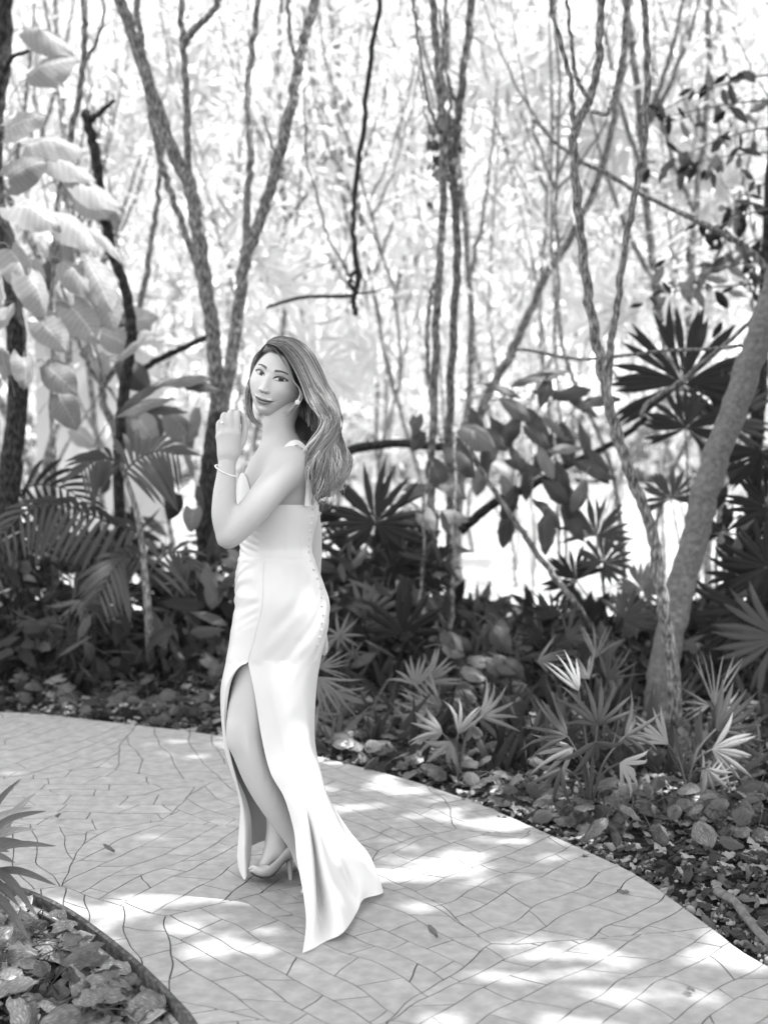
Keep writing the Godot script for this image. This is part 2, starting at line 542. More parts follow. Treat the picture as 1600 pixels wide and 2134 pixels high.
# ---------------------------------------------------------------- hair
func build_hair(who: Node3D, base: Vector3) -> void:
	var G := [
		[[557, 722, .085], [574, 730, .10], [594, 760, .108], [609, 790, .104], [622, 808, .10], [626, 826, .10], [615, 845, .10], [600, 856, .098], [588, 859, .092]],
		[[556, 718, .085], [583, 726, .108], [606, 757, .118], [622, 788, .118], [633, 815, .115], [646, 842, .12], [664, 866, .122], [672, 892, .125], [664, 925, .135], [657, 955, .14], [664, 985, .13], [668, 1012, .12], [664, 1044, .115]],
		[[559, 713, .075], [590, 716, .11], [622, 745, .128], [642, 783, .132], [655, 812, .132], [674, 838, .135], [693, 868, .13], [690, 903, .13], [680, 938, .145], [690, 970, .145], [698, 1000, .13], [692, 1028, .115], [680, 1052, .11]],
		[[566, 708, .055], [602, 708, .09], [635, 733, .108], [657, 770, .112], [674, 804, .114], [688, 830, .115], [700, 862, .112], [700, 895, .11], [706, 925, .115], [720, 955, .115], [716, 990, .105], [707, 1018, .10], [700, 1042, .10]],
		[[580, 703, .01], [618, 710, .03], [648, 734, .04], [667, 768, .04], [681, 802, .04], [696, 835, .04], [704, 868, .04], [704, 905, .035], [712, 940, .04], [723, 968, .04], [714, 1005, .04], [707, 1028, .04], [699, 1048, .04]],
		[[592, 704, -.06], [626, 718, -.07], [650, 748, -.075], [666, 782, -.07], [676, 820, -.06], [684, 860, -.05], [690, 900, -.04], [697, 945, -.02], [703, 980, -.01], [697, 1010, .0], [688, 1030, .0], [680, 1040, .0]],
		[[596, 712, -.10], [622, 745, -.125], [640, 785, -.125], [648, 825, -.11], [652, 865, -.09], [660, 905, -.07], [668, 945, -.05], [674, 985, -.03], [672, 1020, -.01], [668, 1036, .0]],
		[[580, 722, -.09], [598, 760, -.115], [610, 800, -.11], [620, 840, -.095], [632, 880, -.08], [643, 920, -.055], [652, 960, -.03], [658, 1000, -.01], [660, 1025, .0]],
		[[572, 735, -.09], [586, 780, -.11], [596, 820, -.10], [604, 855, -.08], [612, 885, -.068], [622, 915, -.06], [632, 945, -.05], [642, 980, -.04], [648, 1005, -.03]],
	]
	var guides := []
	for g in G:
		var p := PackedVector3Array()
		for q in g: p.append(V(q[0] - 13.0 * ss(880.0, 960.0, q[1]), q[1], q[2]))
		guides.append(p)
	var NG := guides.size()
	# a dark under-layer that closes the volume, the shade inside painted in
	var mb := MB.new()
	mb.colored = true
	var rows := 40
	var cols := (NG - 2) * 8 + 1
	var core := V(625, 850, 0.0)
	for r in rows:
		for k in cols:
			var s := 1.0 + float(k) / 8.0
			var p := hair_at(guides, s, float(r) / (rows - 1) * 0.97)
			var inw := (V(590, 780, 0.0) - p) if r < 14 else (V(640, 930, 0.02) - p)
			p += inw.normalized() * 0.010
			mb.add(p - base, Vector2.ZERO, Color(0.055, 0.055, 0.055))
	mb.grid(0, rows, cols)
	# strands in locks
	var hr := RandomNumberGenerator.new()
	hr.seed = 11
	for l in 230:
		var s0 := 1.0 + pow(hr.randf(), 1.25) * (NG - 2.2)
		if l < 14: s0 = hr.randf() * 0.12
		var tone := hr.randf()
		var wave := hr.randf() * TAU
		var amp := hr.randf_range(0.006, 0.019)
		var spread := hr.randf_range(0.06, 0.16)
		var t1 := hr.randf_range(0.86, 1.0)
		var push := Vector3(hr.randfn() * 0.009, hr.randfn() * 0.006, hr.randf_range(-0.002, 0.014))
		for k in hr.randi_range(8, 13):
			var s := clampf(s0 + hr.randfn() * (spread if l >= 14 else 0.03), 1.0 if l >= 14 else 0.0, NG - 1.01)
			var lift := hr.randf_range(0.0, 0.007)
			var ph := wave + hr.randfn() * 0.35
			var end := t1 - hr.randf() * 0.22
			var root := hr.randf() * 0.03
			var pts := PackedVector3Array()
			for j in 27:
				var t := lerpf(root, end, j / 26.0)
				var p := hair_at(guides, lerpf(s, s0, 0.5 * ss(0.3, 0.9, t)), t)
				var outw := (p - V(600, 800, -0.02)).normalized() if t < 0.5 else (p - V(645, 940, -0.01)).normalized()
				var a := amp * (ss(0.25, 0.7, t) + 0.9 * ss(0.7, 1.0, t))
				if l < 14:
					pts.append(p + outw * lift + push * 0.15 * t)
					continue
				p += outw * (0.011 * sin(t * 15.5 + s * 0.9 - 1.2)) * ss(0.28, 0.55, t) + Vector3(0, 0, 0.010 * sin(t * 15.5 + s * 1.3)) * ss(0.28, 0.55, t)
				p += outw * (lift - 0.002) + push * ss(0.3, 0.85, t) + Vector3(cos(ph + t * 19.0), 0.35 * sin(ph + t * 13.0), sin(ph + t * 19.0)) * a
				pts.append(p)
			strand(mb, pts, hr.randf_range(0.0007, 0.0013), tone, hr.randf_range(-0.04, 0.04), base)
	# the far side: a lock behind her other cheek
	var far := arr([V(556, 717, .07), V(547, 727, .06), V(538, 741, .045), V(531, 759, .025), V(527, 786, -.03), V(520, 815, -.05), V(517, 840, -.055), V(521, 864, -.05), V(532, 880, -.04), V(546, 889, -.03)])
	for k in 90:
		var pts := PackedVector3Array()
		var o := Vector3(hr.randfn() * 0.0045, hr.randfn() * 0.003, hr.randf_range(-0.035, 0.004))
		var e := hr.randf_range(0.80, 1.0)
		for j in 20:
			var t := j / 19.0 * e
			pts.append(at_along(far, t) + o * ss(0.0, 0.4, t) + Vector3(0.002 * sin(t * 20.0 + k), 0, 0))
		strand(mb, pts, 0.0013, hr.randf() * 0.8, hr.randf_range(-0.04, 0.04), base)
	# loose fly-away hairs
	for k in 26:
		var s := hr.randf_range(0.6, 4.4)
		var pts := PackedVector3Array()
		var o := Vector3(hr.randfn() * 0.02, hr.randfn() * 0.012, hr.randf() * 0.02)
		for j in 22:
			var t := lerpf(0.35, 1.0, j / 21.0)
			pts.append(hair_at(guides, s, t) + o * pow(j / 21.0, 1.6) + Vector3(sin(t * 14.0 + k) * 0.008, 0, 0))
		strand(mb, pts, 0.0006, 0.8, 0.0, base)
	obj("hair", mb.mesh(), M.hair, who)

func hair_at(guides: Array, s: float, t: float) -> Vector3:
	var k := clampi(int(s), 0, guides.size() - 2)
	return cr(at_along(guides[maxi(k - 1, 0)], t), at_along(guides[k], t), at_along(guides[k + 1], t), at_along(guides[mini(k + 2, guides.size() - 1)], t), s - k)

func strand(mb: MB, p: PackedVector3Array, r: float, tone: float, vary: float, base: Vector3) -> void:
	var first := mb.v.size()
	var last := p.size() - 1
	for k in p.size():
		var t := float(k) / last
		var d := (p[mini(k + 1, last)] - p[maxi(k - 1, 0)]).normalized()
		var x := d.cross(Vector3(0.2, 0.1, 1)).normalized()
		var y := d.cross(x)
		var w := r * (1.0 - 0.6 * ss(0.7, 1.0, t))
		var c := lerpf(lerpf(0.035, 0.20, tone * tone), lerpf(0.16, 0.80, tone * tone), ss(0.03, 0.5, t)) * (1.0 + vary * 3.0)
		for s in 3:
			var a := TAU * s / 3.0
			mb.add(p[k] + (x * cos(a) + y * sin(a)) * w - base, Vector2(0, t), Color(c, c, c))
	mb.grid(first, p.size(), 3, true)

# ---------------------------------------------------------------- gown
const SIL := [[1048, 490, 664], [1080, 497, 660], [1110, 501, 652], [1145, 502, 648], [1165, 499, 653], [1180, 495, 660], [1200, 492, 668], [1230, 491, 679], [1255, 490, 685], [1280, 488, 686], [1310, 482, 682], [1350, 477, 673], [1380, 471, 666]]
const DEEP := [[1048, .138], [1080, .130], [1110, .122], [1145, .118], [1165, .125], [1180, .134], [1200, .146], [1230, .160], [1255, .168], [1280, .170], [1310, .168], [1350, .164], [1380, .160]]

func table(t: Array, v: float, col: int) -> float:
	var last := t.size() - 1
	for k in last:
		if v <= t[k + 1][0]:
			var f := clampf((v - t[k][0]) / (t[k + 1][0] - t[k][0]), 0.0, 1.0)
			return cr(Vector3(t[maxi(k - 1, 0)][col], 0, 0), Vector3(t[k][col], 0, 0), Vector3(t[k + 1][col], 0, 0), Vector3(t[mini(k + 2, last)][col], 0, 0), f).x
	return t[last][col]

var lut := {}
func tab(t: Array, v: float, col: int) -> float:
	var key := col if t.size() == SIL.size() and t[0][1] > 1.0 else 9
	if not lut.has(key):
		var a := PackedFloat32Array()
		for k in 400: a.append(table(t, 1030.0 + k, col))
		lut[key] = a
	var f := clampf(v - 1030.0, 0.0, 398.0)
	var a: PackedFloat32Array = lut[key]
	return lerpf(a[int(f)], a[int(f) + 1], f - int(f))

func gown_at(v: float, phi: float, out := 0.0) -> Vector3:   # phi 0 towards the camera, +90 the back (photo right), -90 the front
	var l := tab(SIL, v, 1); var r := tab(SIL, v, 2); var dz := tab(DEEP, v, 1)
	var c := (l + r) / 2.0
	var hx := (r - l) / 2.0
	# softened corners between the table's rows
	var l2 := (tab(SIL, v - 9, 1) + tab(SIL, v + 9, 1)) / 2.0; var r2 := (tab(SIL, v - 9, 2) + tab(SIL, v + 9, 2)) / 2.0
	c = lerpf(c, (l2 + r2) / 2.0, 0.6); hx = lerpf(hx, (r2 - l2) / 2.0, 0.6)
	var sx := sin(phi); var sz := cos(phi)
	var e := 0.88
	var x := signf(sx) * pow(absf(sx), e); var z := signf(sz) * pow(absf(sz), e)
	var pull := 0.0
	var deg := rad_to_deg(phi)
	# ruching at the front, gathered at the side seam
	var ru := ss(-22.0, -34.0, deg) * ss(-175.0, -120.0, deg)
	pull += ru * (0.0022 + 0.0016 * noise.get_noise_2d(v * 2.0, deg)) * sin((v + (deg + 30.0) * 0.55 + 14.0 * sin(deg * 0.05 + v * 0.035)) * TAU / 25.0) * ss(1165, 1185, v) * ss(1330, 1240, v)
	pull += ru * 0.0016 * sin((v - (deg + 30.0) * 0.4) * TAU / 15.0) * ss(1190, 1120, v)
	# soft drag lines over the seat
	var dr := ss(-20.0, 10.0, deg) * ss(150.0, 80.0, deg)
	pull += dr * 0.0028 * sin((v * 0.55 + deg * 1.5) * TAU / 66.0) * ss(1230, 1300, v) * ss(1378, 1330, v)
	pull += dr * 0.0012 * sin(deg * 0.3 + v * 0.11) * ss(1180, 1210, v)
	pull += 0.0010 * noise.get_noise_2d(deg * 2.2, v * 1.2)
	var px := FOCAL / HER
	return V(c + x * (hx + (out + pull) * px), v, z * (dz + out + pull))

func sheet(rows: Array, base: Vector3, thick := 0.0025) -> ArrayMesh:   # rows of points -> cloth with two faces and closed edges
	var nr := rows.size()
	var nc: int = rows[0].size()
	var f := MB.new()
	for r in rows:
		for p in r: f.add(p - base)
	f.grid(0, nr, nc)
	f.normals()
	var mb := MB.new()
	for k in f.v.size(): mb.add(f.v[k] + f.n[k] * thick * 0.5)
	for k in f.v.size(): mb.add(f.v[k] - f.n[k] * thick * 0.5)
	mb.grid(0, nr, nc)
	var n := nr * nc
	for k in range(0, f.i.size(), 3):
		mb.tri(f.i[k] + n, f.i[k + 2] + n, f.i[k + 1] + n)
	var rim := PackedInt32Array()
	for k in nc: rim.append(k)
	for r in range(1, nr): rim.append(r * nc + nc - 1)
	for k in range(nc - 2, -1, -1): rim.append((nr - 1) * nc + k)
	for r in range(nr - 2, 0, -1): rim.append(r * nc)
	var at := mb.v.size()
	for k in rim.size():
		mb.add(mb.v[rim[k]]); mb.add(mb.v[rim[k] + n])
	for k in rim.size():
		var a := at + k * 2; var b := at + ((k + 1) % rim.size()) * 2
		mb.quad(a, a + 1, b + 1, b)
	return mb.mesh()

func build_dress(who: Node3D, base: Vector3) -> void:
	# bodice: from the neckline down to the waist seam; skirt: from there to the slit, then the open panels
	var rows := []
	for r in 44:
		var row := []
		var t := r / 43.0
		for k in 97:
			var phi := -PI + TAU * k / 96.0
			var deg := rad_to_deg(phi)
			var top := 1052.0
			top = lerpf(top, 1012.0, ss(-25.0, -50.0, deg) * ss(-178.0, -150.0, deg))
			top -= 27.0 * exp(-pow((deg + 62.0) / 20.0, 2.0)) + 24.0 * exp(-pow((deg + 125.0) / 18.0, 2.0))
			var v := lerpf(top, 1170.0, t)
			var p := gown_at(maxf(v, 1048.0), phi, 0.0015)
			if v < 1048.0:
				var u0 := table(SIL, 1048.0, 1)
				p = V(lerpf(577.0, 577.0, 0.0) + signf(sin(phi)) * pow(absf(sin(phi)), 0.88) * 87.0 * lerpf(1.0, 0.92, (1048.0 - v) / 60.0), v, signf(cos(phi)) * pow(absf(cos(phi)), 0.88) * 0.138)
			row.append(p)
		rows.append(row)
	var bod := obj("bodice", sheet(rows, base), M.satin, who)
	var skirt_rows := []
	var NPH := 161
	var apex := -29.0
	for r in 62:
		var v := lerpf(1160.0, 1378.0, r / 61.0)
		var row := []
		for k in NPH:
			var phi := deg_to_rad(apex + 360.0 * k / (NPH - 1))
			if phi > PI: phi -= TAU
			row.append(gown_at(v, phi, 0.003 * exp(-pow((v - 1166.0) / 6.0, 2.0))))
		skirt_rows.append(row)
	# the open skirt: columns from the slit's back edge round the back and the far side to the slit's front edge
	var C := [
		[0.0, [[530, 1440, .160], [546, 1539, .172], [564, 1610, .185], [593, 1663, .197], [613, 1731, .22], [619, 1789, .27], [633, 1867, .40], [638, 1930, .52], [631, 1986, .60]]],
		[0.055, [[556, 1440, .168], [577, 1539, .180], [600, 1610, .194], [625, 1663, .210], [642, 1731, .255], [650, 1789, .30], [656, 1867, .41], [655, 1930, .50], [651, 1979, .57]]],
		[0.085, [[572, 1440, .172], [593, 1539, .184], [613, 1610, .195], [633, 1663, .206], [648, 1731, .228], [657, 1789, .258], [664, 1867, .33], [672, 1920, .42], [680, 1964, .51]]],
		[0.13, [[592, 1440, .170], [612, 1539, .182], [630, 1610, .193], [648, 1663, .207], [662, 1731, .26], [675, 1789, .31], [692, 1850, .39], [706, 1900, .45], [714, 1944, .49]]],
		[0.18, [[616, 1440, .155], [632, 1539, .162], [648, 1610, .168], [663, 1663, .174], [682, 1731, .185], [701, 1789, .205], [722, 1845, .25], [734, 1880, .30], [742, 1903, .33]]],
		[0.24, [[640, 1440, .120], [646, 1539, .125], [658, 1610, .13], [674, 1663, .14], [700, 1731, .165], [730, 1789, .20], [748, 1832, .225], [756, 1858, .235], [757, 1874, .24]]],
		[0.33, [[658, 1440, .0], [655, 1539, .0], [668, 1610, .0], [684, 1663, .0], [726, 1731, .0], [764, 1775, .03], [782, 1810, .05], [792, 1838, .07], [797, 1856, .10]]],
		[0.43, [[630, 1440, -.12], [632, 1539, -.12], [642, 1610, -.12], [655, 1663, -.13], [680, 1731, -.15], [700, 1760, -.16], [715, 1785, -.16], [722, 1800, -.15], [727, 1815, -.12]]],
		[0.58, [[566, 1440, -.165], [562, 1539, -.16], [570, 1610, -.16], [580, 1650, -.17], [590, 1690, -.18], [595, 1715, -.19], [598, 1733, -.20], [600, 1748, -.20], [602, 1760, -.20]]],
		[0.72, [[505, 1440, -.135], [506, 1539, -.14], [518, 1610, -.15], [528, 1650, -.16], [536, 1690, -.17], [542, 1712, -.18], [545, 1730, -.185], [548, 1742, -.19], [550, 1752, -.19]]],
		[0.84, [[464, 1440, -.03], [471, 1539, -.045], [484, 1600, -.06], [495, 1640, -.075], [503, 1680, -.085], [502, 1715, -.085], [499, 1750, -.085], [497, 1775, -.085], [498, 1786, -.085]]],
		[0.93, [[466, 1440, .07], [468, 1539, .06], [482, 1600, .035], [496, 1640, .015], [506, 1680, .0], [507, 1720, .0], [508, 1770, .01], [509, 1805, .01], [510, 1833, .01]]],
		[1.0, [[471, 1440, .115], [467, 1500, .10], [476, 1560, .075], [494, 1620, .03], [511, 1660, .0], [522, 1700, -.02], [524, 1740, -.03], [524, 1765, -.03], [522, 1792, -.02]]],
	]
	var ntail := 74
	for r in range(1, ntail + 1):
		var t := float(r) / ntail
		var row := []
		for k in NPH:
			var s := float(k) / (NPH - 1)
			var j := 0
			while j < C.size() - 2 and s > C[j + 1][0]: j += 1
			var f: float = (s - C[j][0]) / (C[j + 1][0] - C[j][0])
			var q := []
			for m in range(j - 1, j + 3):
				q.append(tail_col(C, clampi(m, 0, C.size() - 1), t, apex))
			row.append(cr(q[0], q[1], q[2], q[3], f))
		skirt_rows.append(row)
	var sk := obj("skirt", sheet(skirt_rows, base), M.satin, who)
	# seams and the waist join
	for sdeg in [-11.0, 10.0, 36.0, 62.0]:
		var pts := PackedVector3Array()
		for k in 24:
			pts.append(gown_at(lerpf(1056.0, 1162.0, k / 23.0), deg_to_rad(sdeg + 4.0 * k / 23.0), 0.0028))
		var sm := MB.new()
		tube(sm, pts, 0.0006, 0.0006, 5, 0, 1, Color(1, 1, 1), base)
		obj("seam", sm.mesh(), M.satin_seam, bod)
	var pts := PackedVector3Array()
	for k in 36:
		pts.append(gown_at(lerpf(1168.0, 1376.0, k / 35.0), deg_to_rad(lerpf(-16.0, -29.0, k / 35.0)), 0.0022))
	var sm := MB.new()
	tube(sm, pts, 0.0006, 0.0006, 5, 0, 1, Color(1, 1, 1), base)
	obj("seam", sm.mesh(), M.satin_seam, sk)
	var B := [[650, 1062], [649, 1077], [647, 1092], [645, 1107], [643, 1122], [641, 1137], [641, 1151], [645, 1169], [652, 1187], [660, 1206], [666, 1225], [669, 1244], [671, 1262], [672, 1281], [670, 1297], [667, 1313], [664, 1328], [660, 1344]]
	for q in B:
		var v: float = q[1]
		var l := table(SIL, v, 1); var r := table(SIL, v, 2)
		var sx := clampf((q[0] - (l + r) / 2.0) / ((r - l) / 2.0), -0.98, 0.98)
		var phi := asin(pow(absf(sx), 1.0 / 0.88))
		var p := gown_at(v, phi, 0.003)
		var bt := MB.new()
		ball(bt, p - base, Vector3.ONE * 0.0042, 6, 8)
		obj("button", bt.mesh(), M.satin, bod if v < 1160 else sk)
	# sheer shoulder strap and its two edges
	for side in 2:
		var path: PackedVector3Array
		if side == 0:
			path = smooth(arr([V(640, 1054, .120), V(643, 1015, .125), V(642, 975, .115), V(634, 940, .106), V(616, 924, .110), V(597, 938, .13), V(578, 975, .14), V(562, 1010, .13)]), 8)
		else:
			path = smooth(arr([V(652, 1054, .02), V(652, 1000, .0), V(642, 950, -.06), V(616, 928, -.10), V(590, 945, -.12), V(560, 985, -.12), V(540, 1005, -.11)]), 8)
		var sr := []
		for e in [-0.010, 0.0, 0.010]:
			var row := []
			for k in path.size():
				var t := (path[mini(k + 1, path.size() - 1)] - path[maxi(k - 1, 0)]).normalized()
				var o := (path[k] - V(600, 1000, 0.0))
				o = (o - t * o.dot(t)).normalized()
				row.append(path[k] + t.cross(o).normalized() * e + o * 0.004)
			sr.append(row)
		var st := obj("strap", sheet(sr, base, 0.0012), M.sheer, who)
		for e in [0, 2]:
			var edge := MB.new()
			tube(edge, PackedVector3Array(sr[e]), 0.0016, 0.0016, 5, 0, 1, Color(1, 1, 1), base)
			obj("strap_edge", edge.mesh(), M.satin, st)

var tail_cache := {}
func tail_col(C: Array, m: int, t: float, apex: float) -> Vector3:
	if not tail_cache.has(m):
		var s: float = C[m][0]
		var p := PackedVector3Array()
		for v in [1350.0, 1378.0]:
			var phi := deg_to_rad(apex + 360.0 * s)
			if phi > PI: phi -= TAU
			p.append(gown_at(v, phi))
		if m == C.size() - 1:
			p.append(V(500, 1388, .150)); p.append(V(483, 1408, .138))
		for q in C[m][1]:
			var w := V(q[0], q[1], q[2])
			w.y = maxf(w.y, 0.004)
			p.append(w)
		tail_cache[m] = p
	var p: PackedVector3Array = tail_cache[m]
	var n := p.size() - 1
	return at_along(p, lerpf(1.0 / n, 1.0, t))

# ---------------------------------------------------------------- shoe
func build_shoe(who: Node3D, base: Vector3) -> void:
	# sections from toe to heel: [u, v top, v bottom, dz, half width]
	var S := [
		[520.5, 1811, 1812, .030, .0004], [523, 1806, 1817, .029, .012], [528, 1802, 1822, .028, .022], [538, 1803, 1828, .022, .034], [550, 1800, 1830, .014, .040], [564, 1788, 1828, .004, .039],
		[578, 1774, 1816, -.006, .035], [590, 1760, 1801, -.014, .032], [602, 1748, 1793, -.022, .031], [611, 1746, 1792, -.028, .026], [617, 1752, 1790, -.032, .014]]
	var shoe := MB.new()
	var nr := 46
	var ns := 18
	for r in nr:
		var f := float(r) / (nr - 1) * (S.size() - 1)
		var k := mini(int(f), S.size() - 2)
		var q := []
		for c in 5:
			q.append(cr(Vector3(S[maxi(k - 1, 0)][c], 0, 0), Vector3(S[k][c], 0, 0), Vector3(S[k + 1][c], 0, 0), Vector3(S[mini(k + 2, S.size() - 1)][c], 0, 0), f - k).x)
		for s in ns + 1:
			var a := lerpf(-0.5, PI + 0.5, float(s) / ns)      # open at the top behind the vamp
			if f < 3.6:
				a = lerpf(-PI / 2, PI * 1.5, float(s) / ns)
			elif f < 4.4:
				a = lerpf(lerpf(-PI / 2, -0.5, (f - 3.6) / 0.8), lerpf(PI * 1.5, PI + 0.5, (f - 3.6) / 0.8), float(s) / ns)
			var vv := lerpf(q[1], q[2], 0.5 + 0.5 * sin(a))
			var rip := 0.0011 * sin(f * 15.0 + sin(a) * 2.0) * ss(-0.8, 0.3, sin(a)) * ss(0.98, 0.7, sin(a))
			shoe.add(V(q[0] + cos(a) * 5.0, vv, q[3] + cos(a) * (q[4] + rip)) - base)
	shoe.grid(0, nr, ns + 1)
	var up := obj("shoe", shoe.mesh(), M.shoe, who)
	var heel := MB.new()
	tube(heel, smooth(arr([V(605, 1784, -.026), V(603, 1800, -.024), V(605, 1822, -.022), V(606.5, 1843, -.021)]), 5), 0.0125, 0.0045, 10, 0, 1, Color(1, 1, 1), base)
	obj("heel", heel.mesh(), M.shoe, up)
	var sole := MB.new()
	var first := 0
	for r in 30:
		var f := lerpf(0.6, 8.4, r / 29.0)
		var k := mini(int(f), S.size() - 2)
		for s in 2:
			var w: float = lerpf(S[k][4], S[k + 1][4], f - k) * 0.88 * (1 if s == 0 else -1)
			sole.add(V(lerpf(S[k][0], S[k + 1][0], f - k), lerpf(S[k][2], S[k + 1][2], f - k) + 1.5, lerpf(S[k][3], S[k + 1][3], f - k) + w) - base)
	sole.grid(first, 30, 2)
	obj("sole", sole.mesh(), M.dark, up)
	# the other shoe, behind the train
	var other: Node3D = up.duplicate()
	other.name = "shoe_001"
	who.add_child(other, true)
	var turn := Basis(Vector3(0, 0, 1), deg_to_rad(58.0))
	other.basis = turn
	other.position = V(642, 1796, 0.03) - base - turn * (V(590, 1778, -0.02) - base)
# ---------------------------------------------------------------- ground, path, kerb
func build_ground() -> void:
	var far := PackedVector2Array([Vector2(-9.0, -6.3), Vector2(-6.0, -6.95), Vector2(-3.6, -7.1)])
	for q in [[0, 1483], [120, 1492], [240, 1505], [420, 1527], [560, 1552], [700, 1585], [830, 1618], [960, 1660], [1060, 1700], [1150, 1740], [1250, 1785], [1340, 1830], [1480, 1930], [1600, 2012]]:
		var p := ground(q[0], q[1])
		far.append(Vector2(p.x, p.z))
	far.append_array(PackedVector2Array([Vector2(1.33, -3.2), Vector2(1.75, -2.2), Vector2(2.05, -1.0), Vector2(2.1, 0.6), Vector2(1.9, 2.2)]))
	var near := PackedVector2Array([Vector2(-9.0, -4.0), Vector2(-5.0, -4.75), Vector2(-2.8, -4.72)])
	for q in [[-120, 1822], [0, 1840], [60, 1856], [130, 1888], [200, 1935], [270, 1990], [330, 2046], [380, 2098], [412, 2140]]:
		var p := ground(q[0], q[1])
		near.append(Vector2(p.x, p.z))
	near.append_array(PackedVector2Array([Vector2(-0.19, -2.72), Vector2(-0.04, -1.9), Vector2(0.0, -0.8), Vector2(-0.1, 0.8), Vector2(-0.4, 2.2)]))
	far = curve2(far)
	near = curve2(near)
	ground_far = far
	path_poly = far.duplicate()
	for k in range(near.size() - 1, -1, -1): path_poly.append(near[k])
	# soil: one sheet, fine near the camera, out to the horizon
	var mb := MB.new()
	var xs := PackedFloat32Array([-400, -120, -50, -25, -14])
	var zs := PackedFloat32Array([-400, -150, -70, -40, -26])
	var x := -9.5
	while x <= 9.5:
		xs.append(x); x += 0.12 if absf(x) < 4.0 else 0.4
	xs.append_array(PackedFloat32Array([14, 25, 50, 120, 400]))
	var z := -20.0
	while z <= 3.0:
		zs.append(z); z += 0.12 if z > -10.0 else 0.4
	zs.append_array(PackedFloat32Array([6, 14, 40, 150, 400]))
	var n := FastNoiseLite.new()
	n.frequency = 1.3
	for zz in zs:
		for xx in xs:
			var p := Vector2(xx, zz)
			var h := -0.035 + 0.03 * n.get_noise_2d(xx, zz)
			if Geometry2D.is_point_in_polygon(p, path_poly):
				h = -0.14
			elif left_bed(p):
				h = -0.10 + 0.02 * n.get_noise_2d(xx * 2.0, zz)
			mb.add(Vector3(xx, h, zz), p)
	mb.grid(0, zs.size(), xs.size())
	tag(obj("ground", mb.mesh(), M.soil), "dark soil of the planting beds strewn with litter", "", "", "structure")
	# the sunlit clearing beyond the bed
	mb = MB.new()
	var a := PackedVector2Array()
	for k in 25: a.append(Vector2(lerpf(-12.0, 13.0, k / 24.0), -10.1 + 0.3 * sin(k * 0.7) + 0.15 * sin(k * 2.1)))
	for r in 2:
		for k in 25:
			mb.add(Vector3(a[k].x, 0.012, a[k].y if r == 0 else -27.0 - 0.4 * sin(k * 0.9)), Vector2(k, r))
	mb.grid(0, 2, 25)
	tag(obj("clearing", mb.mesh(), M.sand), "bright sunlit paving seen through the undergrowth", "", "", "structure")
	# path: base slab with the dark joints' floor, pavers pressed into its top
	mb = MB.new()
	var t := Geometry2D.triangulate_polygon(path_poly)
	for p in path_poly: mb.add(Vector3(p.x, -0.0045, p.y), p)
	for k in range(0, t.size(), 3): mb.tri(t[k], t[k + 1], t[k + 2])
	for k in mb.i.size() / 3:
		var i0 := mb.i[k * 3]; var i1 := mb.i[k * 3 + 1]; var i2 := mb.i[k * 3 + 2]
		if (mb.v[i2] - mb.v[i0]).cross(mb.v[i1] - mb.v[i0]).y < 0.0:
			mb.i[k * 3 + 1] = i2; mb.i[k * 3 + 2] = i1
	var b := mb.v.size()
	var m := path_poly.size()
	for p in path_poly:
		mb.add(Vector3(p.x, -0.0045, p.y), p); mb.add(Vector3(p.x, -0.10, p.y), p)
	for k in m:
		var k2 := (k + 1) % m
		mb.quad(b + k * 2, b + k2 * 2, b + k2 * 2 + 1, b + k * 2 + 1)
	var path := obj("path", mb.mesh(), M.joint)
	tag(path, "curving garden path of stamped grey concrete", "", "", "structure")
	build_pavers(path)
	# kerb along the near bed: a stained rim, a pale lip and a dark foot
	var prof := [[0.0, 0.0025, 0], [0.010, -0.001, 0], [0.014, -0.030, 0], [0.016, -0.032, 1], [0.027, -0.033, 1], [0.030, -0.037, 1], [0.032, -0.040, 0], [0.038, -0.15, 0]]
	var kb := MB.new()
	var lip := MB.new()
	for part in 2:
		var o := kb if part == 0 else lip
		for seg in prof.size() - 1:
			if (1 if prof[seg][2] == 1 and prof[seg + 1][2] == 1 else 0) != part: continue
			var first := o.v.size()
			for k in near.size():
				var d := (near[mini(k + 1, near.size() - 1)] - near[maxi(k - 1, 0)]).normalized()
				var out := Vector2(-d.y, d.x)
				if k == 0: pass
				for e in 2:
					var w := 0.002 * n.get_noise_2d(near[k].x * 9.0, near[k].y * 9.0 + seg)
					var q: Vector2 = near[k] + out * (prof[seg + e][0] + w)
					o.add(Vector3(q.x, prof[seg + e][1] + w * 0.5, q.y), q)
			o.grid(first, near.size(), 2)
	var kerb := obj("kerb", kb.mesh(), M.kerb)
	tag(kerb, "stained concrete kerb between the path and the near planting bed", "", "", "structure")
	obj("lip", lip.mesh(), M.kerb_lip, kerb)

func left_bed(p: Vector2) -> bool:
	return p.x < 0.2 and p.y > -5.2 and not Geometry2D.is_point_in_polygon(p, path_poly) and p.y > -4.85 - maxf(0.0, (p.x + 2.0) * 0.1)

func curve2(p: PackedVector2Array) -> PackedVector2Array:
	var q := PackedVector3Array()
	for a in p: q.append(Vector3(a.x, 0, a.y))
	var out := PackedVector2Array()
	for a in smooth(q, 4): out.append(Vector2(a.x, a.z))
	return out

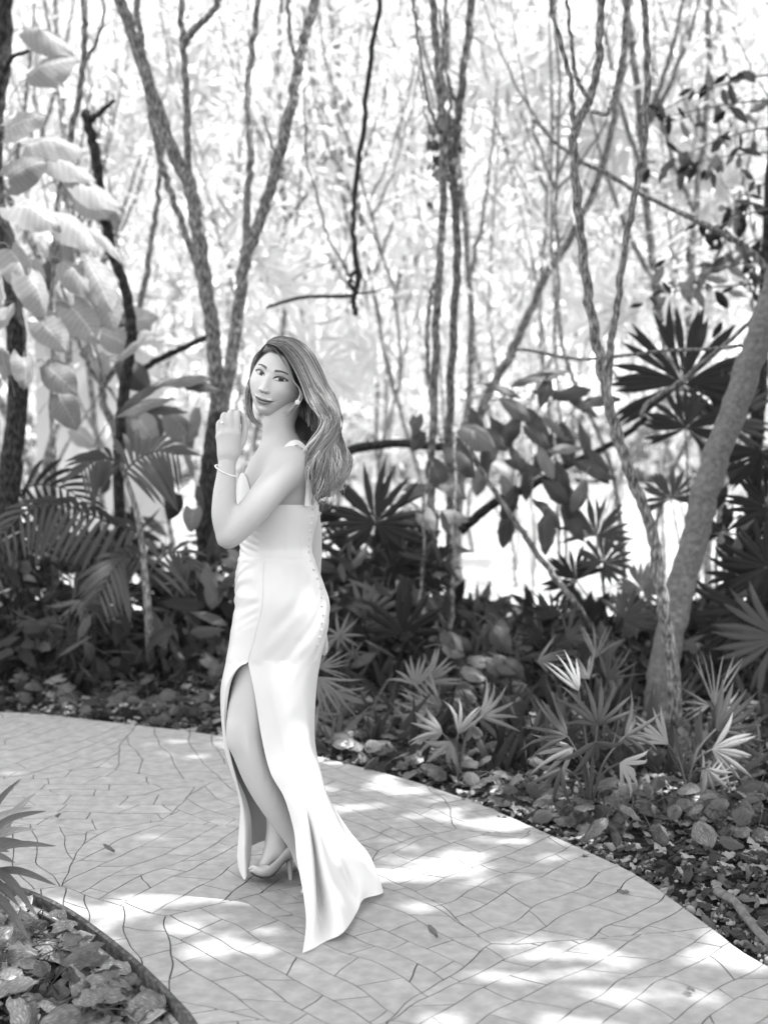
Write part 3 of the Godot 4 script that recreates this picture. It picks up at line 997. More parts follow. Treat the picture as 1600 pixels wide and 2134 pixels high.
func build_pavers(path: Node3D) -> void:
	var pr := RandomNumberGenerator.new()
	pr.seed = 21
	# stamped mats about a metre across, each with its own run of irregular bricks
	var mats := PackedVector2Array()
	for r in range(-4, 5):
		for k in range(-5, 5):
			var p := Vector2(-0.6 + k * 0.95 + 0.45 * (r & 1), -4.6 + r * 0.85) + Vector2(pr.randfn(), pr.randfn()) * 0.16
			if p.x > -3.6 and p.x < 2.6 and p.y > -7.6 and p.y < -2.0: mats.append(p)
	var cells := []
	var inset := Geometry2D.offset_polygon(path_poly, -0.004)[0]
	var wob := FastNoiseLite.new()
	wob.frequency = 5.0
	wob.fractal_type = FastNoiseLite.FRACTAL_NONE
	for z in mats.size():
		var c := mats[z]
		var zone := PackedVector2Array([c + Vector2(-1, -1), c + Vector2(1, -1), c + Vector2(1, 1), c + Vector2(-1, 1)])
		for o in mats:
			if o != c and o.distance_to(c) < 2.4:
				zone = half(zone, (o + c) * 0.5, o - c)
		var ang := deg_to_rad([-20.0, 72.0, -38.0, -14.0, 55.0, 25.0, 88.0][pr.randi() % 7] if c.x < 0.2 else [-20.0, -30.0, -8.0, 66.0, -40.0, 40.0][pr.randi() % 6])
		var ux := Vector2(-sin(ang), cos(ang))
		var uy := Vector2(cos(ang), sin(ang))
		var y := -1.1 + pr.randf() * 0.1
		while y < 1.1:
			var h := pr.randf_range(0.070, 0.140)
			var x := -1.2 + pr.randf() * 0.2
			var was := 0.0
			while x < 1.1:
				var l := pr.randf_range(0.11, 0.27)
				var sk := pr.randfn() * 0.017
				var poly := PackedVector2Array([c + ux * (x + was) + uy * y, c + ux * (x + l + sk) + uy * y, c + ux * (x + l - sk) + uy * (y + h), c + ux * (x - was) + uy * (y + h)])
				was = sk
				x += l
				var got := true
				var cut := Geometry2D.intersect_polygons(poly, zone)
				if cut.is_empty(): continue
				poly = cut[0]
				if Geometry2D.is_polygon_clockwise(poly): poly.reverse()
				var fine := PackedVector2Array()
				for e in poly.size():
					var a := poly[e]; var b := poly[(e + 1) % poly.size()]
					var m := maxi(1, int(a.distance_to(b) / 0.03))
					for q in m:
						var p := a.lerp(b, float(q) / m)
						p += Vector2(wob.get_noise_2d(p.x * 0.35, p.y * 0.35), wob.get_noise_2d(p.x * 0.35 + 90.0, p.y * 0.35)) * 0.035
						fine.append(p + Vector2(wob.get_noise_2d(p.x * 1.1, p.y * 1.1), wob.get_noise_2d(p.x * 1.1 + 50.0, p.y * 1.1)) * 0.008)
				var inside := true
				for p in fine:
					if not Geometry2D.is_point_in_polygon(p, inset): inside = false; break
				var pieces: Array = [fine]
				if not inside: pieces = Geometry2D.intersect_polygons(fine, inset)
				for q in pieces:
					var g := Geometry2D.offset_polygon(q, -pr.randf_range(0.0004, 0.0014))
					if g.size() and g[0].size() > 2 and poly_area(g[0]) > 0.00012:
						cells.append(g[0])
			y += h
	# the 300 that show largest are parts, the others one mass
	var scored := []
	for k in cells.size():
		var m := Vector2.ZERO
		for p in cells[k]: m += p
		m /= cells[k].size()
		var out := absf(m.x / -m.y) > 0.29 or m.y > -3.3
		scored.append([(100.0 if out else 0.0) + m.length() - poly_area(cells[k]) * 8.0, k, m])
	scored.sort_custom(func(a, b): return a[0] < b[0])
	var rest := MB.new()
	for r in scored.size():
		var cell: PackedVector2Array = cells[scored[r][1]]
		if r < 300:
			var mb := MB.new()
			paver(mb, cell, pr)
			obj("paver", mb.mesh(), [M.stone, M.stone_b, M.stone, M.stone_c][pr.randi() % 4], path)
		else:
			paver(rest, cell, pr)
	tag(obj("paver", rest.mesh(), M.stone, path), "", "", "", "stuff")

func half(poly: PackedVector2Array, mid: Vector2, d: Vector2) -> PackedVector2Array:
	var out := PackedVector2Array()
	for e in poly.size():
		var a := poly[e]; var b := poly[(e + 1) % poly.size()]
		var fa := (a - mid).dot(d); var fb := (b - mid).dot(d)
		if fa <= 0.0: out.append(a)
		if (fa < 0.0) != (fb < 0.0): out.append(a.lerp(b, fa / (fa - fb)))
	return out

func poly_area(p: PackedVector2Array) -> float:
	var s := 0.0
	for k in p.size():
		s += p[k].cross(p[(k + 1) % p.size()])
	return absf(s) * 0.5

func paver(mb: MB, cell: PackedVector2Array, pr: RandomNumberGenerator) -> void:
	var top := pr.randf_range(-0.0004, 0.0006)
	var tops := Geometry2D.offset_polygon(cell, -0.0012)
	if tops.is_empty() or tops[0].size() < 3: return
	var t: PackedVector2Array = tops[0]
	var idx := Geometry2D.triangulate_polygon(t)
	if idx.is_empty():
		t = Geometry2D.convex_hull(t)
		t.remove_at(t.size() - 1)
		idx = Geometry2D.triangulate_polygon(t)
	var a := mb.v.size()
	var tilt := Vector2(pr.randfn(), pr.randfn()) * 0.0012
	for p in t: mb.add(Vector3(p.x, top + (p - t[0]).dot(tilt), p.y), p)
	for k in range(0, idx.size(), 3):
		var i0 := a + idx[k]; var i1 := a + idx[k + 1]; var i2 := a + idx[k + 2]
		if (mb.v[i2] - mb.v[i0]).cross(mb.v[i1] - mb.v[i0]).y < 0.0: mb.tri(i0, i2, i1)
		else: mb.tri(i0, i1, i2)
	var b := mb.v.size()
	for p in t:
		mb.add(Vector3(p.x, top + (p - t[0]).dot(tilt), p.y), p)
	for p in t:
		var o := p + (p - t[0]).limit_length(0.0)
		mb.add(Vector3(o.x, -0.0046, o.y), p)
	var m := t.size()
	for k in m:
		var k2 := (k + 1) % m
		mb.quad(b + k, b + k2, b + m + k2, b + m + k)
# ---------------------------------------------------------------- leaves
var LEAF := {}

# a leaf of length 1 along +y, its face towards +z
func leaf_mesh(width: float, lobe: float, base_w: float, peak: float, fold: float, droop: float, ripple: float, seed_: int, rows := 9) -> ArrayMesh:
	var mb := MB.new()
	var n := FastNoiseLite.new()
	n.seed = seed_; n.frequency = 1.6
	var cols := [-1.0, -0.72, -0.36, 0.0, 0.36, 0.72, 1.0]
	for r in rows + 1:
		var t := float(r) / rows
		var w: float
		if t < peak: w = lerpf(base_w, 1.0, sin(t / peak * PI / 2))
		else: w = pow(cos((t - peak) / (1.0 - peak) * PI / 2), 0.85)
		w *= width * 0.5
		for s in cols:
			var y: float = t - lobe * pow(1.0 - t, 3.0) * pow(absf(s), 1.6)
			var x: float = s * w
			var z: float = -fold * absf(x) + 0.10 * width * (1.0 - s * s) * sin(t * PI) - droop * t * t
			z += ripple * n.get_noise_2d(t * 2.0 + 3.0 * s, s * 0.6)
			mb.add(Vector3(x + 0.03 * n.get_noise_1d(t * 2.0), y - absf(droop) * 0.25 * t * t * t, z), Vector2(0.5 + s * 0.5, t))
	mb.grid(0, rows + 1, cols.size())
	return mb.mesh()

# a fan leaf, hub at the origin, middle blade along +y, face towards +z, blades of length 1
func fan_mesh(n: int, spread: float, fuse: float, droop: float, width: float, seed_: int) -> ArrayMesh:
	var fr := RandomNumberGenerator.new()
	fr.seed = seed_
	var mb := MB.new()
	var da := deg_to_rad(spread) / maxi(n - 1, 1)
	for b in n:
		var a := -deg_to_rad(spread) / 2 + da * b + fr.randfn() * da * 0.10
		var l := (1.0 - 0.22 * pow(absf(a) / PI, 1.5)) * fr.randf_range(0.88, 1.04)
		var dirn := Vector3(sin(a), cos(a), 0)
		var side := Vector3(cos(a), -sin(a), 0)
		var first := mb.v.size()
		var ts := [0.0, fuse * 0.5, fuse, lerpf(fuse, 1.0, 0.3), lerpf(fuse, 1.0, 0.6), lerpf(fuse, 1.0, 0.85), 1.0]
		var dr := droop * fr.randf_range(0.2, 2.1)
		var sag := fr.randfn() * 0.13
		for t in ts:
			var w: float
			var wmax: float = width * tan(minf(da * 0.5, 0.4)) * fuse
			if t <= fuse: w = wmax * t / fuse
			else: w = wmax * (1.0 + 0.25 * sin((t - fuse) / (1.0 - fuse) * PI)) * (1.0 - pow((t - fuse) / (1.0 - fuse), 1.7))
			var c: Vector3 = dirn * (t * l) + Vector3(0, 0, -dr * t * t * l) + side * sag * t * t
			c.y -= dr * 0.6 * pow(t, 3.0) * l * (0.5 + 0.5 * absf(sin(a)))
			mb.add(c - side * w + Vector3(0, 0, -w * 0.45), Vector2(0, t))
			mb.add(c + Vector3(0, 0, w * 0.25), Vector2(0.5, t))
			mb.add(c + side * w + Vector3(0, 0, -w * 0.45), Vector2(1, t))
		mb.grid(first, ts.size(), 3)
	return mb.mesh()

func build_leaf_library() -> void:
	for k in 4:
		var f := 0.10 + 0.14 * k
		LEAF["heart%d" % k] = leaf_mesh(0.82, 0.26, 0.62, 0.22, f, 0.10 + 0.10 * k, 0.12, 30 + k)
		LEAF["ovate%d" % k] = leaf_mesh(0.66, 0.07, 0.35, 0.36, f, 0.04 + 0.12 * k, 0.10, 40 + k)
		LEAF["lance%d" % k] = leaf_mesh(0.26, 0.0, 0.16, 0.40, 0.3, 0.10 + 0.16 * k, 0.06, 50 + k)
		LEAF["ribbed%d" % k] = leaf_mesh(0.40, 0.0, 0.14, 0.45, f, 0.12 + 0.14 * k, 0.10, 80 + k)
		LEAF["blade%d" % k] = leaf_mesh(0.085, 0.0, 0.6, 0.30, 0.5, 0.05 + 0.18 * k, 0.03, 60 + k, 12)
		LEAF["curl%d" % k] = leaf_mesh(0.5, 0.0, 0.2, 0.45, 0.9 - 0.5 * k, 0.5 - 0.35 * k, 0.25, 70 + k, 5)
	# light leaves for the masses
	for k in 2:
		LEAF["small%d" % k] = leaf_small(0.40, 0.25 + 0.2 * k)
		LEAF["thin%d" % k] = leaf_small(0.12, 0.2 + 0.3 * k)

func leaf_small(w: float, droop: float) -> ArrayMesh:
	var mb := MB.new()
	for t in [[0.0, 0.12], [0.3, 0.95], [0.65, 0.8], [1.0, 0.02]]:
		for s in [-1.0, 0.0, 1.0]:
			mb.add(Vector3(s * w * 0.5 * t[1], t[0], -0.12 * absf(s) * t[1] * w - droop * t[0] * t[0]), Vector2(s, t[0]))
	mb.grid(0, 4, 3)
	return mb.mesh()

func orient(dirn: Vector3, normal: Vector3, size: float, wide := 1.0) -> Basis:
	var y := dirn.normalized()
	var x := y.cross(normal)
	if x.length() < 1e-3: x = y.cross(Vector3(0.3, 0.5, 0.8))
	x = x.normalized()
	return Basis(x * size * wide, y * size, x.cross(y) * size)

func put_leaf(parent: Node3D, mesh: Mesh, m: Material, at: Vector3, dirn: Vector3, normal: Vector3, size: float, called := "leaf", wide := 1.0) -> MeshInstance3D:
	var o := obj(called, mesh, m, parent)
	o.transform = Transform3D(orient(dirn, normal, size, wide), at - parent.position)
	return o

func image_dir(deg: float, toward := 0.0) -> Vector3:   # degrees clockwise from up in the picture plane, plus a lean to the camera
	return Vector3(sin(deg_to_rad(deg)), cos(deg_to_rad(deg)), toward).normalized()

func foot(u: float, d: float, h := -0.03) -> Vector3:
	var p := pix(u, 1400, d)
	return Vector3(p.x, h, p.z)

# ---------------------------------------------------------------- trees
# limbs: [name, [[u, v, depth], ...] from the root end up, width at the root and at the tip in photo pixels]
func tree(called: String, label: String, cat: String, limbs: Array, m: Material, base: Vector3, group := "", rough := 0.09) -> Node3D:
	var t := thing(called, label, cat, base, group)
	for k in limbs.size():
		var l: Array = limbs[k]
		var p := PackedVector3Array()
		if k == 0: p.append(base + Vector3(0, -0.05, 0))
		for q in l[1]: p.append(pix(q[0], q[1], q[2]))
		p = smooth(p, 7)
		for j in range(1, p.size() - 1):
			var d: float = -p[j].z
			p[j] += Vector3(noise.get_noise_2d(j * 40.0, k * 100.0 + base.x * 700.0), 0.0, noise.get_noise_2d(j * 40.0, k * 100.0 + 900.0 + base.x * 700.0)) * 0.0022 * d
		var d0: float = -p[0].z
		var mb := MB.new()
		tube(mb, p, l[2] * 0.5 * d0 / FOCAL, l[3] * 0.5 * d0 / FOCAL, 12, rough, 1.0, Color(1, 1, 1), base, 0.10, 0.32 if k == 0 and called == "tree" else 0.0)
		obj(l[0], mb.mesh(), m, t)
	return t

func build_trees() -> void:
	tree("tree", "dark rough trunk at the photo's left edge with a climbing heart-leaved vine", "tree", [["trunk", [[22, 1180, 7.8], [18, 1020, 7.8], [36, 860, 7.8], [34, 700, 7.8], [24, 560, 7.8], [-8, 400, 7.8], [-6, 240, 7.8], [8, 130, 7.8], [12, 0, 7.8], [8, -160, 7.8], [0, -500, 7.9]], 50, 24], ["branch", [[6, 150, 7.8], [30, 118, 7.75], [62, 106, 7.7]], 12, 7]], M.bark_dark, foot(20, 7.8))
	tree("sapling", "thin upright stem behind the big left leaves, leaning right as it rises", "sapling", [["trunk", [[112, 900, 8.2], [112, 620, 8.2], [122, 430, 8.2], [142, 320, 8.2], [165, 200, 8.2], [177, 80, 8.2], [174, 0, 8.2], [170, -200, 8.2]], 15, 11], ["branch", [[180, 125, 8.2], [205, 80, 8.15], [217, 20, 8.1], [212, -40, 8.1]], 8, 4]], M.bark, foot(118, 8.2))
	tree("dead_tree", "dark broken trunk with a stub pointing up and right, bending towards the ground", "tree", [["trunk", [[250, 950, 8.8], [258, 830, 8.8], [272, 720, 8.8], [266, 620, 8.8], [236, 530, 8.8], [215, 430, 8.8], [200, 330, 8.8], [186, 255, 8.8], [178, 236, 8.8]], 24, 20], ["stub", [[192, 250, 8.8], [215, 228, 8.75], [240, 210, 8.7]], 14, 6]], M.bark_dark, foot(250, 8.8))
	tree("tree", "left stem of the forked pair beside the woman's head, leaning to the upper left", "tree", [["trunk", [[428, 1180, 8.3], [436, 1000, 8.3], [452, 860, 8.3], [446, 720, 8.3], [428, 600, 8.3], [412, 480, 8.3], [396, 390, 8.3], [362, 320, 8.3], [325, 220, 8.3], [296, 130, 8.3], [258, 20, 8.3], [235, -60, 8.3], [200, -240, 8.3]], 36, 22], ["branch", [[395, 370, 8.3], [388, 250, 8.25], [385, 120, 8.2], [378, 30, 8.2], [372, -120, 8.2]], 15, 12], ["branch", [[384, 92, 8.2], [405, 62, 8.15], [440, 28, 8.1], [462, -10, 8.1]], 16, 11]], M.bark, foot(430, 8.3))
	tree("tree", "right stem of the forked pair, passing just above the woman's head and rising right", "tree", [["trunk", [[440, 1100, 8.28], [452, 940, 8.28], [464, 850, 8.25], [484, 740, 8.2], [500, 620, 8.2], [512, 540, 8.2], [538, 470, 8.2], [566, 380, 8.2], [592, 280, 8.2], [612, 200, 8.2], [624, 130, 8.2], [640, 60, 8.2], [662, -10, 8.2], [690, -160, 8.2]], 30, 18], ["branch", [[514, 520, 8.2], [514, 420, 8.2], [522, 320, 8.2], [516, 210, 8.2], [526, 100, 8.2], [538, 0, 8.2], [545, -140, 8.2]], 16, 11], ["branch", [[626, 130, 8.2], [606, 90, 8.2], [600, 0, 8.2], [604, -120, 8.2]], 10, 8], ["twig", [[578, 330, 8.2], [556, 270, 8.15], [545, 240, 8.1]], 5, 3]], M.bark, foot(446, 8.28))
	tree("tree", "pale sunlit limb slanting down to the right in front of the forked trunks", "tree", [["trunk", [[446, 800, 8.6], [432, 640, 8.6], [412, 560, 8.6], [388, 490, 8.6], [362, 420, 8.6], [340, 350, 8.6], [315, 240, 8.6], [296, 100, 8.6], [280, -60, 8.6]], 15, 13]], M.bark_pale, foot(448, 8.6))
	tree("tree", "pale forked sapling in the light gap left of the forked trunks", "tree", [["trunk", [[252, 1000, 9.4], [240, 900, 9.4], [215, 810, 9.4], [275, 720, 9.4], [300, 600, 9.4], [318, 490, 9.4], [330, 400, 9.4], [342, 250, 9.4]], 20, 9], ["branch", [[210, 800, 9.4], [185, 760, 9.4], [165, 715, 9.4], [140, 640, 9.4], [120, 560, 9.4]], 11, 6], ["branch", [[215, 805, 9.4], [205, 745, 9.38], [192, 705, 9.36]], 7, 4]], M.bark_pale, foot(252, 9.4))
	tree("hanging_vine", "thin dark vine hanging from above with a knot of twigs over the woman's head", "vine", [["stem", [[738, 622, 8.8], [746, 580, 8.8], [737, 500, 8.8], [740, 400, 8.8], [756, 280, 8.8], [772, 120, 8.8], [794, 0, 8.8], [810, -180, 8.8]], 12, 10], ["twig", [[738, 616, 8.8], [700, 618, 8.8], [640, 618, 8.75], [595, 628, 8.7], [555, 642, 8.7]], 9, 6], ["twig", [[742, 612, 8.8], [780, 608, 8.8], [808, 598, 8.8]], 5, 2], ["twig", [[736, 588, 8.8], [712, 545, 8.8], [688, 500, 8.8], [662, 410, 8.8], [640, 330, 8.8], [632, 180, 8.8]], 5, 3], ["twig", [[745, 560, 8.8], [728, 585, 8.75], [738, 605, 8.75]], 9, 6]], M.bark_dark, pix(738, 640, 8.8))
	tree("tree", "left of the two straight thin trunks standing close together", "tree", [["trunk", [[905, 1250, 8.35], [899, 1080, 8.35], [902, 900, 8.35], [908, 700, 8.35], [918, 520, 8.35], [924, 340, 8.35], [918, 220, 8.35], [912, 110, 8.35], [902, 0, 8.35], [896, -200, 8.35]], 17, 15], ["branch", [[922, 290, 8.35], [902, 240, 8.3], [885, 190, 8.3], [874, 100, 8.3], [862, 20, 8.3], [850, -60, 8.3]], 8, 5], ["branch", [[930, 360, 8.35], [926, 250, 8.3], [922, 150, 8.3], [926, 40, 8.3], [935, -100, 8.3]], 10, 8], ["branch", [[893, 800, 8.3], [890, 700, 8.3], [895, 640, 8.3], [902, 590, 8.3]], 10, 8], ["twig", [[906, 300, 8.3], [882, 220, 8.25], [868, 120, 8.25]], 4, 3]], M.bark, foot(908, 8.35))
	tree("tree", "right of the two straight thin trunks close together, its upper half darker", "tree", [["trunk", [[936, 1250, 8.45], [938, 1080, 8.45], [936, 900, 8.45], [944, 700, 8.45], [952, 500, 8.45], [946, 330, 8.45], [956, 230, 8.45], [968, 130, 8.45], [980, 30, 8.45], [990, -120, 8.45]], 17, 16], ["branch", [[952, 215, 8.45], [938, 180, 8.4], [930, 140, 8.4], [915, 20, 8.4]], 7, 4], ["branch", [[948, 470, 8.4], [940, 380, 8.4], [936, 300, 8.4], [940, 200, 8.4]], 9, 6]], M.bark_mid, foot(934, 8.45))
	tree("tree", "slim rough trunk in front of the smooth grey one, leaning left up to a fork", "tree", [["trunk", [[1402, 1420, 6.5], [1384, 1280, 6.5], [1370, 1180, 6.5], [1352, 1090, 6.5], [1318, 1000, 6.5], [1286, 910, 6.5], [1262, 810, 6.5], [1238, 690, 6.5], [1220, 580, 6.5], [1206, 450, 6.5], [1197, 330, 6.5], [1200, 262, 6.5], [1228, 205, 6.5], [1246, 130, 6.5], [1250, 20, 6.5], [1252, -150, 6.5]], 27, 14], ["branch", [[1198, 280, 6.5], [1192, 215, 6.5], [1184, 150, 6.5], [1160, 60, 6.5], [1140, -40, 6.5]], 12, 7], ["branch", [[1224, 205, 6.5], [1200, 160, 6.5], [1190, 90, 6.5], [1180, 0, 6.5]], 9, 7], ["branch", [[1236, 232, 6.5], [1262, 238, 6.45], [1275, 210, 6.45], [1290, 140, 6.4], [1305, 60, 6.4]], 9, 5]], M.bark, foot(1405, 6.5))
	tree("tree", "straighter stem right of the fork, joining the slim rough trunk at its waist", "tree", [["trunk", [[1266, 830, 6.56], [1270, 740, 6.56], [1284, 640, 6.56], [1300, 530, 6.56], [1322, 400, 6.56], [1342, 290, 6.56], [1348, 150, 6.56], [1342, 20, 6.56], [1338, -150, 6.56]], 16, 12]], M.bark, pix(1288, 905, 6.52))
	tree("tree", "thick smooth grey trunk leaning right at the photo's right edge", "tree", [["trunk", [[1380, 1390, 7.1], [1412, 1250, 7.1], [1446, 1120, 7.1], [1480, 990, 7.1], [1532, 840, 7.1], [1582, 700, 7.1], [1628, 560, 7.1], [1690, 380, 7.1], [1760, 100, 7.2]], 58, 54]], M.bark_smooth, foot(1376, 7.1), "", 0.05)
	tree("tree", "dark spotted stem slanting up to the right behind the twin trunks", "tree", [["trunk", [[960, 1000, 10.2], [1000, 860, 10.2], [1034, 790, 10.2], [1072, 720, 10.2], [1110, 640, 10.2], [1140, 570, 10.2], [1196, 480, 10.2], [1260, 330, 10.2], [1300, 100, 10.2], [1320, -200, 10.2]], 20, 14]], M.bark_mid, foot(940, 10.2))
	tree("fallen_branch", "long thin branch slanting down from the fork to the right edge", "branch", [["stem", [[1600, 562, 8.0], [1540, 508, 8.0], [1450, 458, 8.0], [1335, 404, 8.0], [1265, 362, 8.0], [1216, 340, 8.0], [1150, 290, 8.0], [1112, 250, 8.0]], 17, 5]], M.bark, pix(1640, 600, 8.0))
	tree("stick", "straight bare stick propped diagonally above the little palms right of the middle", "branch", [["stem", [[1212, 1280, 6.9], [1160, 1208, 6.9], [1110, 1140, 6.92], [1060, 1068, 6.95], [1010, 992, 7.0], [968, 920, 7.0]], 12, 8]], M.bark_mid, ground(1262, 1366))
	tree("fallen_log", "dark fallen limb lying level behind the woman's hair", "log", [["stem", [[730, 938, 9.6], [770, 930, 9.6], [830, 924, 9.6], [900, 930, 9.6], [960, 935, 9.6]], 22, 16]], M.bark_dark, pix(715, 940, 9.6))
	tree("fallen_log", "dark crooked limb rising rightwards through the broad leaves right of the twin trunks", "log", [["stem", [[1010, 1062, 9.0], [1060, 1032, 9.0], [1110, 1010, 9.0], [1160, 980, 9.0], [1230, 948, 9.0], [1290, 915, 9.0], [1345, 870, 9.0]], 22, 12]], M.bark_dark, pix(960, 1090, 9.0))
	tree("fallen_branch", "pale twig lying almost level across the fork towards the grey trunk", "branch", [["stem", [[1085, 728, 7.4], [1200, 748, 7.35], [1290, 742, 7.3], [1390, 730, 7.3], [1470, 728, 7.2], [1545, 720, 7.15]], 6, 8]], M.bark, pix(1070, 722, 7.4))
	tree("fallen_branch", "thin branch slanting up from the big fan palm to the grey trunk", "branch", [["stem", [[1350, 838, 7.5], [1410, 800, 7.5], [1470, 750, 7.45], [1530, 700, 7.4], [1572, 660, 7.3]], 10, 8]], M.bark, pix(1335, 848, 7.5))
	tree("tree", "dark straight trunk behind the grey one at the right edge", "tree", [["trunk", [[1575, 1180, 8.8], [1572, 1000, 8.8], [1578, 860, 8.8], [1590, 700, 8.8], [1600, 500, 8.8], [1612, 200, 8.8]], 34, 24]], M.bark_dark, foot(1578, 8.8))
	tree("fallen_branch", "thin dark branch slanting up to the right left of the forked trunks", "branch", [["stem", [[300, 768, 9.0], [345, 742, 9.0], [390, 722, 9.0], [432, 702, 9.0]], 14, 12]], M.bark_dark, pix(280, 780, 9.0))
	tree("hanging_vine", "slender pale vine dropping to the ground left of the twin trunks", "vine", [["stem", [[892, 1400, 7.6], [880, 1330, 7.6], [876, 1240, 7.6], [884, 1150, 7.6], [880, 1060, 7.6], [900, 960, 7.7]], 7, 4]], M.bark_pale, ground(895, 1420))
	tree("hanging_vine", "slender pale vine dropping to the ground right of the twin trunks", "vine", [["stem", [[928, 1385, 7.7], [940, 1300, 7.7], [944, 1200, 7.7], [950, 1100, 7.8], [944, 900, 7.9]], 10, 6]], M.bark_pale, ground(926, 1395))
	tree("tree", "grey lower trunk wrapped in heart-shaped leaves left of the woman's elbow", "tree", [["trunk", [[432, 1250, 8.1], [428, 1100, 8.1], [434, 990, 8.12], [446, 900, 8.2], [458, 870, 8.24]], 42, 30]], M.bark_dark, foot(432, 8.1))
	# slender stems of the sunlit thicket
	var tr := RandomNumberGenerator.new()
	tr.seed = 77
	var todo := []
	for k in 72:
		var u := tr.randf_range(-120, 1720)
		var d := tr.randf_range(13.5, 20.0)
		if k < 30: d = tr.randf_range(9.9, 13.0)
		var b := foot(u, d)
		var lean := tr.randfn() * 150.0
		var w := (5.0 + 15.0 * pow(tr.randf(), 2.2)) * 13.0 / d
		var bend := tr.randfn() * 60.0
		var limbs := [["trunk", [[u + lean * 0.15, 1000, d], [u + lean * 0.4 + bend, 720, d], [u + lean * 0.7 + bend * 0.6, 420, d], [u + lean, 120, d], [u + lean * 1.3, -300, d]], w, w * 0.55]]
		for j in tr.randi_range(2, 4):
			var f := tr.randf_range(0.3, 0.8)
			var pu := u + lean * (0.2 + 0.8 * f) + bend * 0.8 * (1.0 - absf(f - 0.4))
			var pv := lerpf(900, 100, f)
			var s := tr.randf_range(40, 220) * (1 if tr.randf() < 0.5 else -1)
			limbs.append(["branch", [[pu, pv, d], [pu + s * 0.35, pv - 90, d - 0.1], [pu + s * 0.7, pv - 230, d - 0.15], [pu + s, pv - 420, d - 0.1]], w * 0.6, w * 0.25])
		todo.append([u + lean * 0.6, limbs, M.bark_pale if tr.randf() < 0.7 else M.bark, b, lean, w, limbs.size() - 1])
	todo.sort_custom(func(a, c): return a[0] < c[0])
	var areas := [[120, "above the left-edge vine"], [340, "behind the broken trunk"], [470, "left of the forked trunks' gap"], [640, "straight above the woman's head"], [760, "beside the hanging vine"], [880, "left of the twin trunks"], [1000, "behind the twin trunks"], [1180, "right of the twin trunks"], [1330, "behind the slim forked tree"], [1460, "right of the slim forked tree"], [1580, "above the big fan palm"], [9999, "beyond the leaning grey trunk"]]
	var nth := ["first", "second", "third", "fourth", "fifth", "sixth", "seventh", "eighth", "ninth", "tenth", "eleventh", "twelfth", "thirteenth", "fourteenth"]
	var count := {}
	for q in todo:
		var area := ""
		for c in areas:
			if q[0] < c[0]:
				area = c[1]
				break
		count[area] = count.get(area, -1) + 1
		var look := "%s %s stem leaning %s" % ["pale" if q[2] == M.bark_pale else "grey", "thick" if q[5] > 12.0 else "slender", "left" if q[4] < -25.0 else ("right" if q[4] > 25.0 else "nowhere")]
		tree("slender_tree", "%s, %s from left %s" % [look.replace("leaning nowhere", "standing straight"), nth[count[area]], area], "tree", q[1], q[2], q[3], "slender stems of the sunlit thicket", 0.12)

# ---------------------------------------------------------------- palms
# leaves: [u, v, depth, angle, blade length in photo pixels, spread, blades, lean]
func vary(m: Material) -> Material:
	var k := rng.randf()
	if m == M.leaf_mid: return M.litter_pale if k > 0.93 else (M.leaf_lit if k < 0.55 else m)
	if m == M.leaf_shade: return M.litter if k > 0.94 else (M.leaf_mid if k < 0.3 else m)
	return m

func fan_palm(called: String, label: String, cat: String, base: Vector3, leaves: Array, m: Material, fuse := 0.42, group := "", droop := 0.12, width := 1.0) -> Node3D:
	var t := thing(called, label, cat, base, group)
	for l in leaves:
		var hub := pix(l[0], l[1], l[2])
		var y := image_dir(l[3], 0.0)
		var n := Vector3(0, sin(deg_to_rad(l[7])), cos(deg_to_rad(l[7])))
		n = (n - y * n.dot(y)).normalized()
		var tilt := rng.randf_range(-0.25, 0.35)
		y = (y + n * tilt).normalized()
		var size: float = l[4] * l[2] / FOCAL
		var o := obj("leaf", fan_mesh(l[6], l[5], fuse, droop, width, rng.randi()), vary(m), t)
		o.transform = Transform3D(orient(y, n, size), hub - base)
		var pet := MB.new()
		var mid := base.lerp(hub, 0.55) + Vector3(0, 0.10 * base.distance_to(hub), 0) - y * size * 0.12
		tube(pet, smooth(arr([base, mid, hub]), 6), 0.006, 0.004, 6, 0, 1, Color(1, 1, 1), base)
		obj("petiole", pet.mesh(), m, t)
	return t

